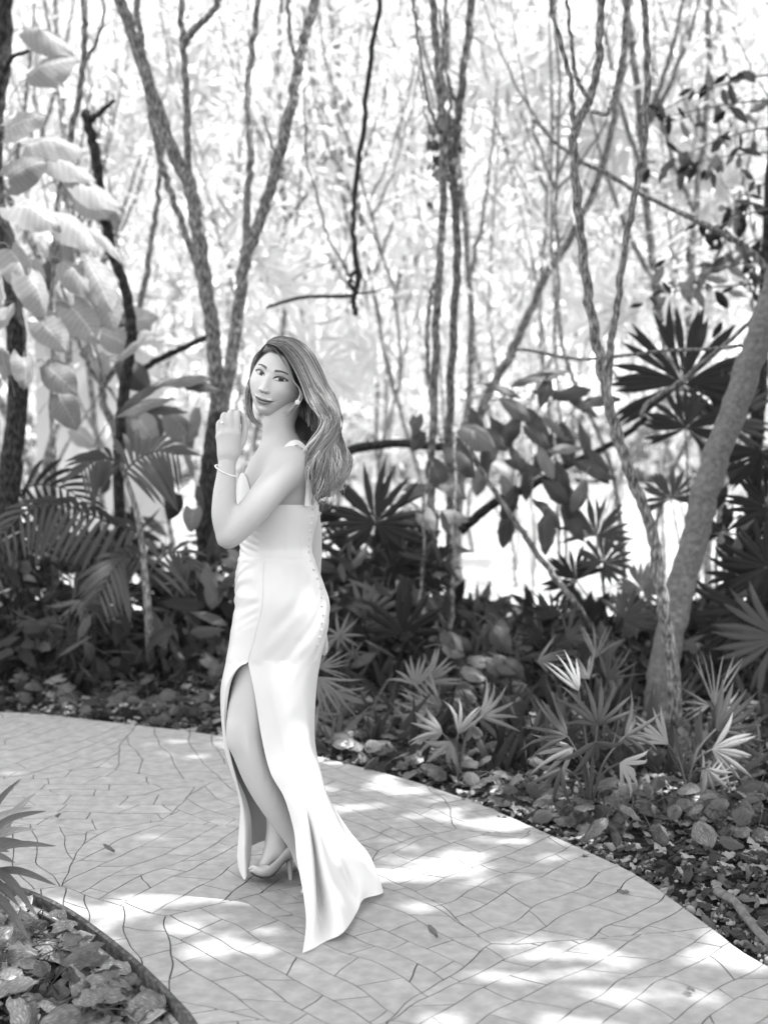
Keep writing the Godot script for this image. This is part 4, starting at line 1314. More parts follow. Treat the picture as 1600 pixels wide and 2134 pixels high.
# fronds: [[u, v, depth] along the rachis], leaflet length in pixels, pairs
func feather_palm(label: String, base: Vector3, stem: Array, fronds: Array, m: Material) -> void:
	var t := thing("feather_palm", label, "palm", base)
	var p := PackedVector3Array([base])
	for q in stem: p.append(pix(q[0], q[1], q[2]))
	var sm := MB.new()
	tube(sm, smooth(p, 6), 0.026, 0.010, 9, 0.1, 1, Color(1, 1, 1), base)
	obj("stem", sm.mesh(), M.bark, t)
	for f in fronds:
		var r := PackedVector3Array()
		for q in f[0]: r.append(pix(q[0], q[1], q[2]))
		var mb := MB.new()
		tube(mb, smooth(r, 6), 0.007, 0.003, 6, 0, 1, Color(1, 1, 1), base)
		var size: float = f[1] * -r[0].z / FOCAL
		for k in f[2]:
			var s: float = (k + 0.6) / f[2]
			var at := at_along(r, s)
			var along := (at_along(r, s + 0.03) - at_along(r, s - 0.03)).normalized()
			for side in [-1.0, 1.0]:
				var across := along.cross(Vector3(0, 0, 1)).normalized()
				if across.length() < 0.5: across = Vector3(1, 0, 0)
				var dirn: Vector3 = (across * side * 0.8 + along * 0.55 + Vector3(0, -0.45, 0.25 * side + rng.randfn() * 0.1)).normalized()
				var l := size * (0.55 + 0.45 * sin(PI * clampf(s + 0.1, 0, 1))) * rng.randf_range(0.85, 1.1)
				var first := mb.v.size()
				for q in 6:
					var tt := q / 5.0
					var w := 0.062 * l * (0.4 + 1.6 * tt) * (1.0 - tt * tt) + 0.001
					var c := at + dirn * l * tt + Vector3(0, -0.30 * l * tt * tt, 0)
					var sd := dirn.cross(Vector3(0.2, 0.3, 1)).normalized()
					mb.add(c - sd * w - base, Vector2(0, tt)); mb.add(c + Vector3(0, w * 0.3, w * 0.3) - base, Vector2(0.5, tt)); mb.add(c + sd * w - base, Vector2(1, tt))
				mb.grid(first, 6, 3)
		obj("frond", mb.mesh(), m, t)

func build_palms() -> void:
	# behind the woman
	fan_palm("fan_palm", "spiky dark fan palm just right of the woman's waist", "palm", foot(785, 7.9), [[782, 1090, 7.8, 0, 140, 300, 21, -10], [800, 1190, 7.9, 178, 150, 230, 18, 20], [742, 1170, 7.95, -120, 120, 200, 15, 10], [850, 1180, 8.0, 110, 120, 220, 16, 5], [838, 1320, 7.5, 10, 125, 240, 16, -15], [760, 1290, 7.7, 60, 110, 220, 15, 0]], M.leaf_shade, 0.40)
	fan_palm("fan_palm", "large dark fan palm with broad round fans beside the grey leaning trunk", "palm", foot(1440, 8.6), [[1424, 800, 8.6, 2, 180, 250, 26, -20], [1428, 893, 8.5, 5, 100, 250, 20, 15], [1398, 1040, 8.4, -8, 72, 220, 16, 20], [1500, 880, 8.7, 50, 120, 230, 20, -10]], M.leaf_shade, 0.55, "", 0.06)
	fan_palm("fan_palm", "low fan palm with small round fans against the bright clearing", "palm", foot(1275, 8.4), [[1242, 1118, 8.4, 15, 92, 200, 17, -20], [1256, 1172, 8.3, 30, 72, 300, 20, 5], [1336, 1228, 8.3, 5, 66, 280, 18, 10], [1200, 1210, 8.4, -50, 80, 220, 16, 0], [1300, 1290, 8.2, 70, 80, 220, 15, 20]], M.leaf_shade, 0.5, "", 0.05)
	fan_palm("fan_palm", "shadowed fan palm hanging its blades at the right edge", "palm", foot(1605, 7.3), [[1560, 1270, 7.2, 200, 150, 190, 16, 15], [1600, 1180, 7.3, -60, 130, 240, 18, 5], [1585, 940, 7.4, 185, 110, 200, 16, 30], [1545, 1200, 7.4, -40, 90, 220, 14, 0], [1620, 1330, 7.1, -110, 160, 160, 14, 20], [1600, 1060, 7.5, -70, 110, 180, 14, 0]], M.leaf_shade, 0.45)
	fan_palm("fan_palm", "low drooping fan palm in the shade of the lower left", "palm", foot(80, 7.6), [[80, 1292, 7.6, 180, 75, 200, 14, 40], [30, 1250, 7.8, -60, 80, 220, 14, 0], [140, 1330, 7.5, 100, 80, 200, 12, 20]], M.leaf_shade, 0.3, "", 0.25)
	fan_palm("fan_palm", "fan palm spreading its blades to the right beneath the feather palm", "palm", foot(200, 7.7), [[188, 1240, 7.6, 118, 135, 130, 13, 20], [170, 1250, 7.7, 200, 100, 120, 9, 20], [200, 1225, 7.8, 20, 80, 160, 11, 0]], M.leaf_mid, 0.2, "", 0.2)
	feather_palm("slender feather palm with a knobbly thin stem left of the trunk with heart leaves", ground(315, 1405), [[312, 1320, 7.4], [303, 1200, 7.4], [288, 1080, 7.45], [268, 1010, 7.5], [250, 962, 7.5]], [
		[[[290, 1105, 7.45], [232, 1090, 7.35], [180, 1068, 7.25], [120, 1052, 7.15], [60, 1062, 7.05], [8, 1110, 7.0]], 105, 17],
		[[[252, 966, 7.5], [225, 955, 7.45], [195, 962, 7.4], [170, 985, 7.35]], 85, 11],
		[[[258, 985, 7.5], [290, 955, 7.5], [330, 940, 7.55], [372, 948, 7.6]], 110, 12],
		[[[300, 1170, 7.45], [262, 1160, 7.4], [232, 1190, 7.3], [205, 1240, 7.25]], 100, 11],
		[[[305, 1200, 7.45], [340, 1160, 7.5], [372, 1150, 7.6], [398, 1180, 7.6]], 90, 10]], M.leaf_mid)
	feather_palm("feather palm whose frond arches in from the left edge", foot(-40, 8.2), [[-40, 1250, 8.2], [-30, 1120, 8.2]], [
		[[[-30, 1120, 8.2], [20, 1040, 8.1], [80, 1010, 8.0], [140, 1020, 7.9], [190, 1060, 7.9]], 100, 14],
		[[[-30, 1130, 8.2], [10, 1110, 8.0], [50, 1140, 7.9], [70, 1200, 7.8]], 90, 10]], M.leaf_shade)
	# little palms in front of the trees
	var g := ""
	fan_palm("small_palm", "bushiest of the little palms by the path, its broad blades caught by the sun", "palm", ground(1228, 1700), [[1244, 1512, 5.2, 0, 118, 150, 8, 0], [1182, 1535, 5.1, -58, 120, 90, 6, 15], [1300, 1535, 5.2, 72, 125, 90, 6, 10], [1240, 1545, 5.05, 168, 120, 110, 5, 25], [1195, 1560, 5.1, -110, 110, 80, 5, 25], [1290, 1590, 5.1, 118, 120, 90, 6, 25], [1170, 1600, 5.1, -140, 100, 90, 5, 30], [1205, 1440, 5.4, -25, 100, 60, 5, 0]], M.leaf_mid, 0.16, g, 0.55, 1.5)
	fan_palm("small_palm", "little palm with one upright pleated fan at the foot of the slim rough trunk", "palm", ground(1430, 1650), [[1424, 1622, 5.5, -2, 95, 62, 12, 0], [1490, 1520, 5.6, 65, 120, 110, 8, 10], [1482, 1562, 5.5, 98, 120, 100, 8, 20], [1392, 1552, 5.5, -48, 100, 60, 6, 5], [1470, 1600, 5.4, 150, 70, 70, 4, 25], [1455, 1640, 5.4, 60, 90, 60, 6, 0]], M.leaf_mid, 0.35, g, 0.16, 1.1)
	fan_palm("small_palm", "little palm of thin upright blades in the gap right of the slim rough trunk", "palm", ground(1492, 1570), [[1488, 1470, 6.0, 4, 125, 62, 8, 0], [1500, 1478, 6.0, 100, 95, 80, 5, 25], [1478, 1470, 6.1, -92, 90, 60, 4, 25]], M.leaf_mid, 0.2, g, 0.12, 0.9)
	fan_palm("small_palm", "little palm with a short stem beside the path's far edge below the twin trunks", "palm", ground(955, 1625), [[954, 1530, 5.7, 28, 92, 60, 5, 0], [922, 1528, 5.7, -78, 85, 100, 6, 15], [985, 1512, 5.7, 165, 70, 60, 3, 25], [940, 1545, 5.65, -150, 80, 80, 4, 30], [1000, 1495, 5.8, 62, 100, 80, 6, 5]], M.leaf_mid, 0.2, g, 0.5, 1.6)
	fan_palm("small_palm", "ragged little palm with a fan pointing left below the twin trunks", "palm", ground(915, 1530), [[925, 1480, 6.4, -45, 120, 50, 8, 0], [888, 1420, 6.6, 62, 85, 90, 8, 5], [868, 1430, 6.5, -8, 70, 110, 8, 0], [905, 1490, 6.4, -85, 100, 70, 6, 15]], M.leaf_lit, 0.35, g, 0.14, 1.0)
	fan_palm("small_palm", "little palm fanning out from behind the gown's right side", "palm", ground(652, 1570), [[664, 1392, 6.4, 62, 78, 100, 10, 0], [660, 1410, 6.3, 148, 115, 90, 9, 20], [640, 1480, 6.3, 160, 100, 110, 8, 25], [690, 1440, 6.4, 120, 90, 60, 5, 15]], M.leaf_lit, 0.25, g, 0.22, 1.0)
	fan_palm("umbrella_plant", "star-shaped rosette of narrow leaves on a thin stalk right of the woman's hip", "plant", ground(700, 1440), [[708, 1325, 7.0, 0, 62, 330, 10, -25], [738, 1362, 6.9, 10, 36, 320, 8, -20]], M.leaf_mid, 0.1, g, 0.15, 1.5)
	fan_palm("small_palm", "little palm with spread blades left of the slim rough trunk's base", "palm", ground(1262, 1450), [[1266, 1418, 6.5, 22, 92, 100, 7, 0], [1226, 1415, 6.6, -30, 70, 90, 6, 0], [1240, 1372, 6.8, 5, 85, 70, 6, 0]], M.leaf_mid, 0.15, g, 0.2, 1.3)
	fan_palm("small_palm", "dim little palm under the diagonal stick right of the middle", "palm", ground(1120, 1420), [[1130, 1330, 7.1, -62, 80, 90, 8, 5], [1150, 1290, 7.2, -20, 75, 140, 10, 0], [1180, 1330, 7.1, 50, 80, 110, 9, 0], [1118, 1380, 7.0, 80, 80, 90, 7, 15]], M.leaf_shade, 0.25, g, 0.12, 1.0)

func build_thicket_palms() -> void:
	var place := [[1330, 240, "high behind the slim forked tree"], [1500, 380, "high left of the leaning grey trunk"], [800, 430, "left of the twin trunks at mid height"], [1130, 420, "right of the twin trunks at mid height"], [60, 90, "at the top left corner"], [1240, 640, "low behind the slim forked tree"], [700, 760, "right of the woman's hair"], [1420, 620, "above the large dark fan palm"], [520, 560, "between the forked trunks"], [320, 250, "left of the forked trunks, high up"], [1060, 150, "high right of the twin trunks"]]
	for q in place:
		var d := rng.randf_range(10.8, 13.5)
		var l := []
		for k in 4:
			l.append([q[0] + rng.randf_range(-90, 90), q[1] + rng.randf_range(-70, 70), d + rng.randf_range(-0.4, 0.4), rng.randf_range(-120, 120), rng.randf_range(100, 190), rng.randf_range(120, 230), rng.randi_range(14, 22), rng.randf_range(-30, 40)])
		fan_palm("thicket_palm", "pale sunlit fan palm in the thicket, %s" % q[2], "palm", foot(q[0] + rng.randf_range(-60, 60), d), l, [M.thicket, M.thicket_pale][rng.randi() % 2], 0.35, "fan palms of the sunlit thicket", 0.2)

# ---------------------------------------------------------------- broad leaves
# leaves: [u, v, depth, angle of the tip, length in pixels, shape, material, face lean up in degrees]
func broad(called: String, label: String, cat: String, base: Vector3, leaves: Array, stems := true, group := "") -> Node3D:
	var t := thing(called, label, cat, base, group)
	for l in leaves:
		var at := pix(l[0], l[1], l[2])
		var size: float = l[4] * l[2] / FOCAL
		var lean: float = l[7]
		var side := rng.randfn() * 0.35
		var n := Vector3(side, sin(deg_to_rad(lean)), cos(deg_to_rad(lean)))
		var dirn := image_dir(l[3], rng.randf_range(-0.1, 0.35))
		put_leaf(t, LEAF["%s%d" % [l[5], rng.randi() % 4]], M[l[6]], at, dirn, n, size)
		if stems:
			var mb := MB.new()
			var q: Vector3 = at - dirn * size * 0.55 + Vector3(rng.randfn() * 0.02, -0.25 * size, -0.06 - 0.1 * size)
			tube(mb, smooth(arr([q, q.lerp(at, 0.6) + Vector3(0, 0.08 * size, 0), at]), 4), 0.0035, 0.0022, 5, 0, 1, Color(1, 1, 1), base)
			obj("stalk", mb.mesh(), M[l[6]], t)
	return t

func build_broad() -> void:
	var pr := rng
	# heart leaves climbing the left trunk, sunlight partly painted as brighter leaf colour
	var l := [[22, 520, 7.5, 145, 95, "heart", "leaf_bright", 40], [62, 575, 7.45, 150, 95, "heart", "leaf_bright", 40], [32, 425, 7.5, 112, 110, "heart", "leaf_bright", 45], [106, 442, 7.6, 118, 130, "ovate", "leaf_bright", 50], [20, 372, 7.6, 60, 90, "heart", "leaf_lit", 30], [130, 545, 7.6, 128, 95, "ovate", "leaf_bright", 40], [182, 545, 7.7, 150, 120, "ovate", "leaf_bright", 30], [150, 640, 7.7, 140, 95, "heart", "leaf_bright", 35], [88, 670, 7.6, 140, 85, "heart", "leaf_bright", 40], [58, 300, 7.9, 80, 120, "heart", "leaf_bright", 40], [20, 270, 7.7, 70, 90, "heart", "leaf_bright", 30], [90, 330, 7.9, 100, 120, "ovate", "leaf_bright", 50], [148, 380, 7.9, 110, 120, "ovate", "leaf_bright", 50], [20, 780, 7.6, -20, 60, "heart", "leaf_lit", 20], [50, 745, 7.5, 170, 70, "heart", "leaf_lit", 20], [95, 760, 7.7, 130, 100, "ovate", "leaf_lit", 30], [60, 160, 8.0, 60, 110, "ovate", "leaf_bright", 40], [50, 60, 8.0, 100, 110, "ovate", "leaf_bright", 40], [170, 470, 7.8, 115, 120, "lance", "leaf_bright", 50], [10, 640, 7.5, 200, 60, "heart", "leaf_bright", 30], [205, 590, 7.8, 160, 110, "ovate", "leaf_bright", 30], [120, 820, 7.7, 150, 90, "ovate", "leaf_lit", 30]]
	broad("climbing_vine", "large sunlit heart-shaped leaves climbing the dark left-edge trunk", "vine", pix(40, 900, 7.7), l)
	l = []
	for k in 26:
		l.append([pr.randf_range(60, 330), pr.randf_range(360, 900), pr.randf_range(8.6, 9.6), pr.randf_range(70, 190), pr.randf_range(55, 100), ["ovate", "heart", "ribbed"][pr.randi() % 3], ["leaf_lit", "leaf_bright", "leaf_lit", "leaf_mid"][pr.randi() % 4], pr.randf_range(10, 60)])
	broad("broadleaf_shrub", "tangle of broad pale leaves behind the left-edge trunk", "shrub", foot(190, 9.2), l)
	l = [[245, 868, 8.0, 62, 130, "lance", "leaf_lit", 40], [330, 800, 8.1, 80, 120, "lance", "leaf_lit", 50], [250, 860, 8.0, 40, 110, "lance", "leaf_mid", 40], [360, 790, 8.2, 100, 120, "lance", "leaf_mid", 50], [282, 850, 8.0, 90, 110, "lance", "leaf_mid", 50], [300, 705, 8.3, 230, 80, "lance", "leaf_bright", 40], [350, 860, 8.3, 130, 90, "ovate", "leaf_lit", 40], [410, 850, 8.3, -160, 80, "ovate", "leaf_lit", 40]]
	broad("broadleaf_shrub", "few long pointed leaves slanting up left of the raised hand", "shrub", foot(300, 8.1), l)
	l = [[402, 1062, 7.7, 182, 50, "heart", "leaf_lit", 10], [376, 1192, 7.7, 75, 46, "heart", "leaf_mid", 30], [425, 1185, 7.65, 160, 44, "heart", "leaf_lit", 15], [448, 1225, 7.6, 190, 52, "heart", "leaf_lit", 10], [470, 1215, 7.7, 150, 48, "heart", "leaf_lit", 15], [478, 1160, 7.8, 120, 50, "heart", "leaf_lit", 20], [440, 1320, 7.5, 170, 40, "heart", "leaf_mid", 20], [462, 1345, 7.4, 140, 42, "heart", "leaf_mid", 25], [398, 1310, 7.6, 190, 34, "heart", "leaf_mid", 15], [452, 1385, 7.3, 200, 42, "heart", "leaf_mid", 30], [430, 1370, 7.4, 120, 40, "heart", "leaf_lit", 30], [370, 1030, 7.9, 200, 60, "ovate", "leaf_shade", 10], [410, 1010, 7.9, 170, 70, "lance", "leaf_mid", 20], [385, 930, 8.0, 170, 70, "lance", "leaf_lit", 20]]
	broad("climbing_vine", "heart-shaped leaves on the dark trunk left of the woman's elbow", "vine", foot(440, 7.8), l)
	l = [[838, 1060, 7.9, 108, 62, "heart", "leaf_lit", 35], [882, 1070, 7.8, 150, 48, "heart", "leaf_lit", 25], [920, 1068, 7.9, 100, 62, "ovate", "leaf_lit", 45], [850, 1028, 8.0, 70, 52, "heart", "leaf_mid", 35], [930, 1000, 8.0, 130, 60, "heart", "leaf_lit", 35], [900, 960, 8.0, 160, 70, "ovate", "leaf_mid", 30], [865, 870, 8.1, 190, 46, "heart", "leaf_mid", 25], [960, 890, 8.0, 110, 90, "ovate", "leaf_lit", 40], [950, 930, 8.0, 140, 80, "heart", "leaf_mid", 40], [880, 900, 8.1, 210, 50, "ovate", "leaf_mid", 20]]
	broad("climbing_vine", "three pale heart leaves and others hugging the twin thin trunks", "vine", foot(905, 8.0), l)
	l = []
	for q in [[1040, 830, 118], [1110, 815, 95], [1150, 830, 70], [1075, 845, 130], [1020, 870, 150], [1130, 870, 120], [1170, 880, 170], [1090, 890, 125], [1060, 930, 140], [1120, 930, 150], [1160, 960, 175], [1095, 970, 160], [1200, 850, 60], [1010, 920, 170], [1045, 990, 160], [1185, 1010, 165], [1130, 1000, 130], [1140, 1060, 190], [1060, 1060, 185], [1100, 790, 75], [1010, 800, 100], [980, 850, 160], [1065, 805, 60], [1125, 850, 20], [1180, 830, 95], [1205, 880, 140], [1150, 905, 200], [1085, 860, 220], [1035, 900, 200], [1000, 890, 130], [1075, 1010, 190], [1110, 1040, 120], [1170, 1050, 150], [1215, 930, 150], [1220, 1000, 190], [1010, 960, 200], [1050, 960, 100], [1140, 940, 80], [1190, 960, 110]]:
		l.append([q[0], q[1], pr.randf_range(7.9, 8.7), q[2], pr.randf_range(75, 105), "ribbed", ["leaf_mid", "leaf_mid", "leaf_lit", "leaf_mid"][pr.randi() % 4], pr.randf_range(20, 60)])
	broad("broadleaf_shrub", "broad-leaved shrub right of the twin thin trunks, its ribbed leaves hanging", "shrub", foot(1110, 8.4), l)
	l = []
	for k in 26:
		var u := pr.randf_range(905, 1060)
		l.append([u, pr.randf_range(1290, 1480), lerpf(7.2, 6.8, pr.randf()), pr.randf_range(90, 170), pr.randf_range(45, 70), "ovate", ["leaf_mid", "leaf_lit", "leaf_mid"][pr.randi() % 3], pr.randf_range(30, 70)])
	broad("broadleaf_shrub", "low clump of pointed leaves leaning right at the twin trunks' feet", "shrub", foot(960, 7.2), l)
	var hb := thing("hanging_branch", "shaded twigs with small leaves drooping at the upper right edge", "branch", pix(1640, 330, 8.8))
	for k in 9:
		var d := rng.randf_range(8.3, 9.3)
		var v0 := 150.0 + 55.0 * k
		var reach := rng.randf_range(90, 260)
		var fall := rng.randf_range(20, 170)
		var tw := arr([pix(1660, v0, d), pix(1620 - reach * 0.3, v0 + fall * 0.15, d), pix(1600 - reach * 0.65, v0 + fall * 0.5, d - 0.1), pix(1590 - reach, v0 + fall, d - 0.15)])
		var mb2 := MB.new()
		tube(mb2, smooth(tw, 6), 0.008, 0.002, 6, 0, 1, Color(1, 1, 1), hb.position)
		obj("twig", mb2.mesh(), M.bark, hb)
		for j in 16:
			var at := at_along(tw, rng.randf_range(0.2, 1.0)) + Vector3(rng.randfn(), rng.randfn(), rng.randfn()) * 0.05
			put_leaf(hb, LEAF["ribbed%d" % (rng.randi() % 4)], [M.leaf_mid, M.leaf_shade, M.leaf_lit][rng.randi() % 3], at, Vector3(rng.randfn(), rng.randfn() - 0.7, rng.randfn() * 0.5), Vector3(rng.randfn() * 0.5, 0.6, 1), rng.randf_range(0.07, 0.15))
	l = []
	for k in 34:
		l.append([pr.randf_range(890, 965), pr.randf_range(250, 450), pr.randf_range(8.2, 8.5), pr.randf_range(110, 250), pr.randf_range(14, 34), "curl", ["litter", "litter_pale", "leaf_mid"][pr.randi() % 3], pr.randf_range(-20, 50)])
	broad("dead_leaf_cluster", "dry curled leaves caught where the twin thin trunks fork", "leaves", pix(925, 350, 8.3), l, false)
	l = []
	for q in [[1500, 1020, 190], [1520, 1060, 180], [1510, 1130, 120], [1530, 1160, 100], [1535, 970, 200], [1550, 1105, 185], [1490, 1090, 210]]:
		l.append([q[0], q[1], 8.2, q[2], 46, "heart", "leaf_shade", 20])
	broad("climbing_vine", "small dark heart leaves silhouetted on the bright clearing at the right", "vine", pix(1560, 1000, 8.2), l)
	# long strappy leaves entering from the left edge, close to the camera
	var hub := pix(-75, 1790, 3.95)
	var t := thing("strappy_plant", "long narrow blades reaching in from the left edge over the kerb", "plant", Vector3(hub.x, -0.12, hub.z))
	for q in [[42, 1624, 3.9, 0], [75, 1652, 4.2, 1], [70, 1682, 4.15, 1], [77, 1728, 4.1, 1], [97, 1690, 3.85, 0], [74, 1762, 3.85, 0], [118, 1763, 3.8, 0], [32, 1798, 3.75, 0], [118, 1845, 3.7, 2], [42, 1890, 3.65, 2], [82, 1916, 3.6, 2], [66, 1965, 3.55, 2], [55, 1700, 4.2, 1], [20, 1775, 3.8, 0]]:
		var tip := pix(q[0], q[1], q[2])
		var b := hub + Vector3(pr.randfn() * 0.02, pr.randfn() * 0.03 - (0.06 if q[3] == 2 else 0.0), pr.randfn() * 0.03)
		var mb := MB.new()
		var mid := b.lerp(tip, 0.55) + Vector3(0, 0.10 * b.distance_to(tip), 0)
		var rail := smooth(arr([b, mid, tip]), 8)
		for k in rail.size():
			var tt := float(k) / (rail.size() - 1)
			var w := 0.0150 * sin(PI * minf(0.25 + tt * 0.75, 1.0)) + 0.0004
			var d := (rail[mini(k + 1, rail.size() - 1)] - rail[maxi(k - 1, 0)]).normalized()
			var sd := d.cross(Vector3(0.1, 0.8, 0.6)).normalized()
			mb.add(rail[k] - sd * w - t.position, Vector2(0, tt)); mb.add(rail[k] + Vector3(0, -w * 0.4, 0) - t.position, Vector2(0.5, tt)); mb.add(rail[k] + sd * w - t.position, Vector2(1, tt))
		mb.grid(0, rail.size(), 3)
		obj("leaf", mb.mesh(), M.leaf_mid if q[3] != 1 else M.leaf_bright, t)
	var st := MB.new()
	tube(st, arr([t.position, hub]), 0.02, 0.015, 8, 0, 1, Color(1, 1, 1), t.position)
	obj("stem", st.mesh(), M.leaf_mid, t)

# ---------------------------------------------------------------- ground plants
func in_path(p: Vector3, grow := 0.0) -> bool:
	return Geometry2D.is_point_in_polygon(Vector2(p.x, p.z), path_poly)

func creeper(label: String, spots: Array, lo: float, hi: float, mats: Array, h: Vector2, shape := "heart", group := "") -> void:
	if spots.is_empty(): return
	var base: Vector3 = spots[0]
	var t := thing("creeper", label, "ground plant", base, group)
	for p in spots:
		var size := rr(lo, hi)
		var a := rr(0, TAU)
		var dirn := Vector3(cos(a), rr(-0.5, 0.25), sin(a) * 0.8 + 0.35).normalized()
		var n := Vector3(rng.randfn() * 0.35, 1.0, rng.randfn() * 0.35 + 0.25)
		var at: Vector3 = p + Vector3(0, rr(h.x, h.y), 0)
		put_leaf(t, LEAF["%s%d" % [shape, rng.randi() % 4]], M[mats[rng.randi() % mats.size()]], at, dirn, n, size, "leaf", rr(0.9, 1.15))
	var mb := MB.new()
	for k in spots.size():
		if k % 2: continue
		var a: Vector3 = spots[k]; var b: Vector3 = spots[(k + 1) % spots.size()]
		if a.distance_to(b) > 0.6: continue
		tube(mb, smooth(arr([a + Vector3(0, 0.005, 0), a.lerp(b, 0.5) + Vector3(rng.randfn() * 0.02, h.y * 0.8, rng.randfn() * 0.02), b + Vector3(0, h.y * 0.6, 0)]), 4), 0.0022, 0.0018, 4, 0, 1, Color(1, 1, 1), base)
	if mb.v.size():
		tag(obj("stem", mb.mesh(), M.leaf_mid, t), "", "", "", "stuff")

func build_creepers() -> void:
	var near_m := ["pothos", "pothos", "pothos_dark", "pothos_pale"]
	# the near bed: marbled leaves, clump by clump
	var names_ := ["pale sunlit marbled leaves in the corner of the near bed by the kerb", "marbled leaves nearest the kerb's bend in the near bed", "marbled leaves at the bottom left corner of the photo", "marbled leaves below the strappy blades in the near bed", "large marbled leaves in the middle of the near bed", "marbled leaves at the photo's bottom edge beside the kerb", "marbled leaves half hidden under others in the near bed", "marbled leaves with a bright rim along the kerb"]
	var cent := [[60, 1905], [190, 1965], [40, 2090], [30, 1985], [140, 2030], [310, 2120], [230, 2080], [330, 2075]]
	for c in cent.size():
		var s := []
		for k in 60:
			if s.size() >= 21: break
			var p := ground(cent[c][0] + rng.randfn() * 62.0, cent[c][1] + rng.randfn() * 42.0, -0.10)
			if in_path(p) or in_path(p + Vector3(0.04, 0, -0.03)) : continue
			s.append(p)
		creeper(names_[c], s, 0.07, 0.125, near_m if c != 0 else ["pothos_pale", "pothos_pale", "pothos"], Vector2(0.03, 0.115), "heart")  # first clump mostly pale: its sunlight is partly in the leaf colour
	# along the far edge, left of the woman
	for c in 9:
		var s := []
		for k in 60:
			if s.size() >= 16: break
			var u := c * 55.0 + rr(-35, 40)
			var p := ground(u, rr(1408, 1500 + u * 0.08), -0.03)
			if in_path(p): continue
			s.append(p)
		creeper("dark heart leaves along the far path edge, %s" % ["at the left edge", "below the drooping fan palm", "lit by a spot of sun", "in front of the shaded fan palm", "between fan palm and feather palm", "around the feather palm's stem", "right of the feather palm's stem", "below the trunk with heart leaves", "beside the gown's front"][c], s, 0.05, 0.10, ["leaf_shade", "leaf_mid", "leaf_mid"] if c != 2 else ["leaf_lit", "leaf_mid"], Vector2(0.02, 0.12), "heart")  # third clump: spot of sun also painted as lighter leaf colour
	# right of the gown along the path
	var lab := ["rounded leaves spilling over the path edge right of the gown", "leaves beside the path edge left of the short-stemmed little palm", "leaves around the short-stemmed little palm's foot", "leaves between the two little palms by the path", "oval leaves under the bushiest little palm", "oval leaves right of the bushiest little palm", "shiny oval leaves below the upright pleated fan", "oval leaves at the right edge beside the path", "oval leaves by the right edge under the dark palm", "leaves behind the ragged little palm", "leaves around the slim rough trunk's foot"]
	var pos := [[720, 1575], [800, 1600], [900, 1620], [1040, 1660], [1190, 1725], [1310, 1730], [1430, 1715], [1530, 1730], [1570, 1640], [860, 1520], [1400, 1560]]
	for c in pos.size():
		var s := []
		for k in 60:
			if s.size() >= 20: break
			var p := ground(pos[c][0] + rng.randfn() * 48.0, pos[c][1] + rng.randfn() * 22.0, -0.03)
			if in_path(p): continue
			s.append(p)
		creeper(lab[c], s, 0.07, 0.12, ["pothos", "pothos_dark", "leaf_mid"], Vector2(0.03, 0.12), "ovate")
	var twig := thing("fallen_twig", "thick bare twig lying on the soil at the lower right edge", "twig", ground(1500, 1862, -0.02))
	var mb := MB.new()
	tube(mb, smooth(arr([ground(1492, 1858, 0.0), ground(1530, 1880, 0.005), ground(1568, 1930, 0.0), ground(1620, 1985, 0.0)]), 6), 0.015, 0.012, 10, 0.25, 1, Color(1, 1, 1), twig.position)
	obj("stem", mb.mesh(), M.bark_smooth, twig)
	# a few leaves fallen on the paving
	var fl := [[912, 1957, "dry curled leaf on the paving below the train"], [118, 1706, "small dry leaf on the paving near the strappy blades"], [1432, 2062, "oval dry leaf on the paving in the lower right"], [1310, 1862, "crumpled pale leaf on the paving near its right edge"], [240, 1778, "sliver of dry leaf on the paving right of the strappy blades"]]
	for q in fl:
		var p := ground(q[0], q[1], 0.004)
		var o := obj("fallen_leaf", LEAF["curl%d" % (rng.randi() % 4)], M.litter)
		o.transform = Transform3D(orient(Vector3(rng.randfn(), 0, rng.randfn()), Vector3(0, 1, 0.2), 0.045), p + Vector3(0, 0.006, 0))
		tag(o, q[2], "leaf")

# ---------------------------------------------------------------- masses nobody could count
func mass(called: String, label: String, meshes: Array, mats: Array, where: Array) -> void:
	for k in meshes.size():
		var t: Array = where[k]
		var mm := MultiMesh.new()
		mm.transform_format = MultiMesh.TRANSFORM_3D
		mm.mesh = meshes[k]
		mm.instance_count = t.size()
		var buf := PackedFloat32Array()
		buf.resize(t.size() * 12)
		for j in t.size():
			var x: Transform3D = t[j]
			buf[j * 12] = x.basis.x.x; buf[j * 12 + 1] = x.basis.y.x; buf[j * 12 + 2] = x.basis.z.x; buf[j * 12 + 3] = x.origin.x
			buf[j * 12 + 4] = x.basis.x.y; buf[j * 12 + 5] = x.basis.y.y; buf[j * 12 + 6] = x.basis.z.y; buf[j * 12 + 7] = x.origin.y
			buf[j * 12 + 8] = x.basis.x.z; buf[j * 12 + 9] = x.basis.y.z; buf[j * 12 + 10] = x.basis.z.z; buf[j * 12 + 11] = x.origin.z
		mm.buffer = buf
		var o := MultiMeshInstance3D.new()
		o.multimesh = mm
		o.material_override = mats[k]
		o.name = numbered(called)
		add_child(o, true)
		tag(o, label, "", "", "stuff")

func leaf_xf(at: Vector3, size: float, up := 0.3) -> Transform3D:
	var d := Vector3(rng.randfn(), rng.randfn() - 0.25, rng.randfn())
	var n := Vector3(rng.randfn(), rng.randfn() + up * 3.0, rng.randfn() + 0.4)
	return Transform3D(orient(d, n, size), at)

func build_wall() -> void:
	var w := thing("garden_wall", "pale plain wall glimpsed through the leaves left of the raised hand", "wall", Vector3(-2.62, 0, -13.2))
	var b := BoxMesh.new()
	b.size = Vector3(1.15, 2.16, 0.22)
	obj("wall", b, M.plaster, w).position = Vector3(0, 1.03, 0)
	var c := BoxMesh.new()
	c.size = Vector3(1.22, 0.07, 0.28)
	obj("coping", c, M.plaster, w).position = Vector3(0, 2.14, 0)

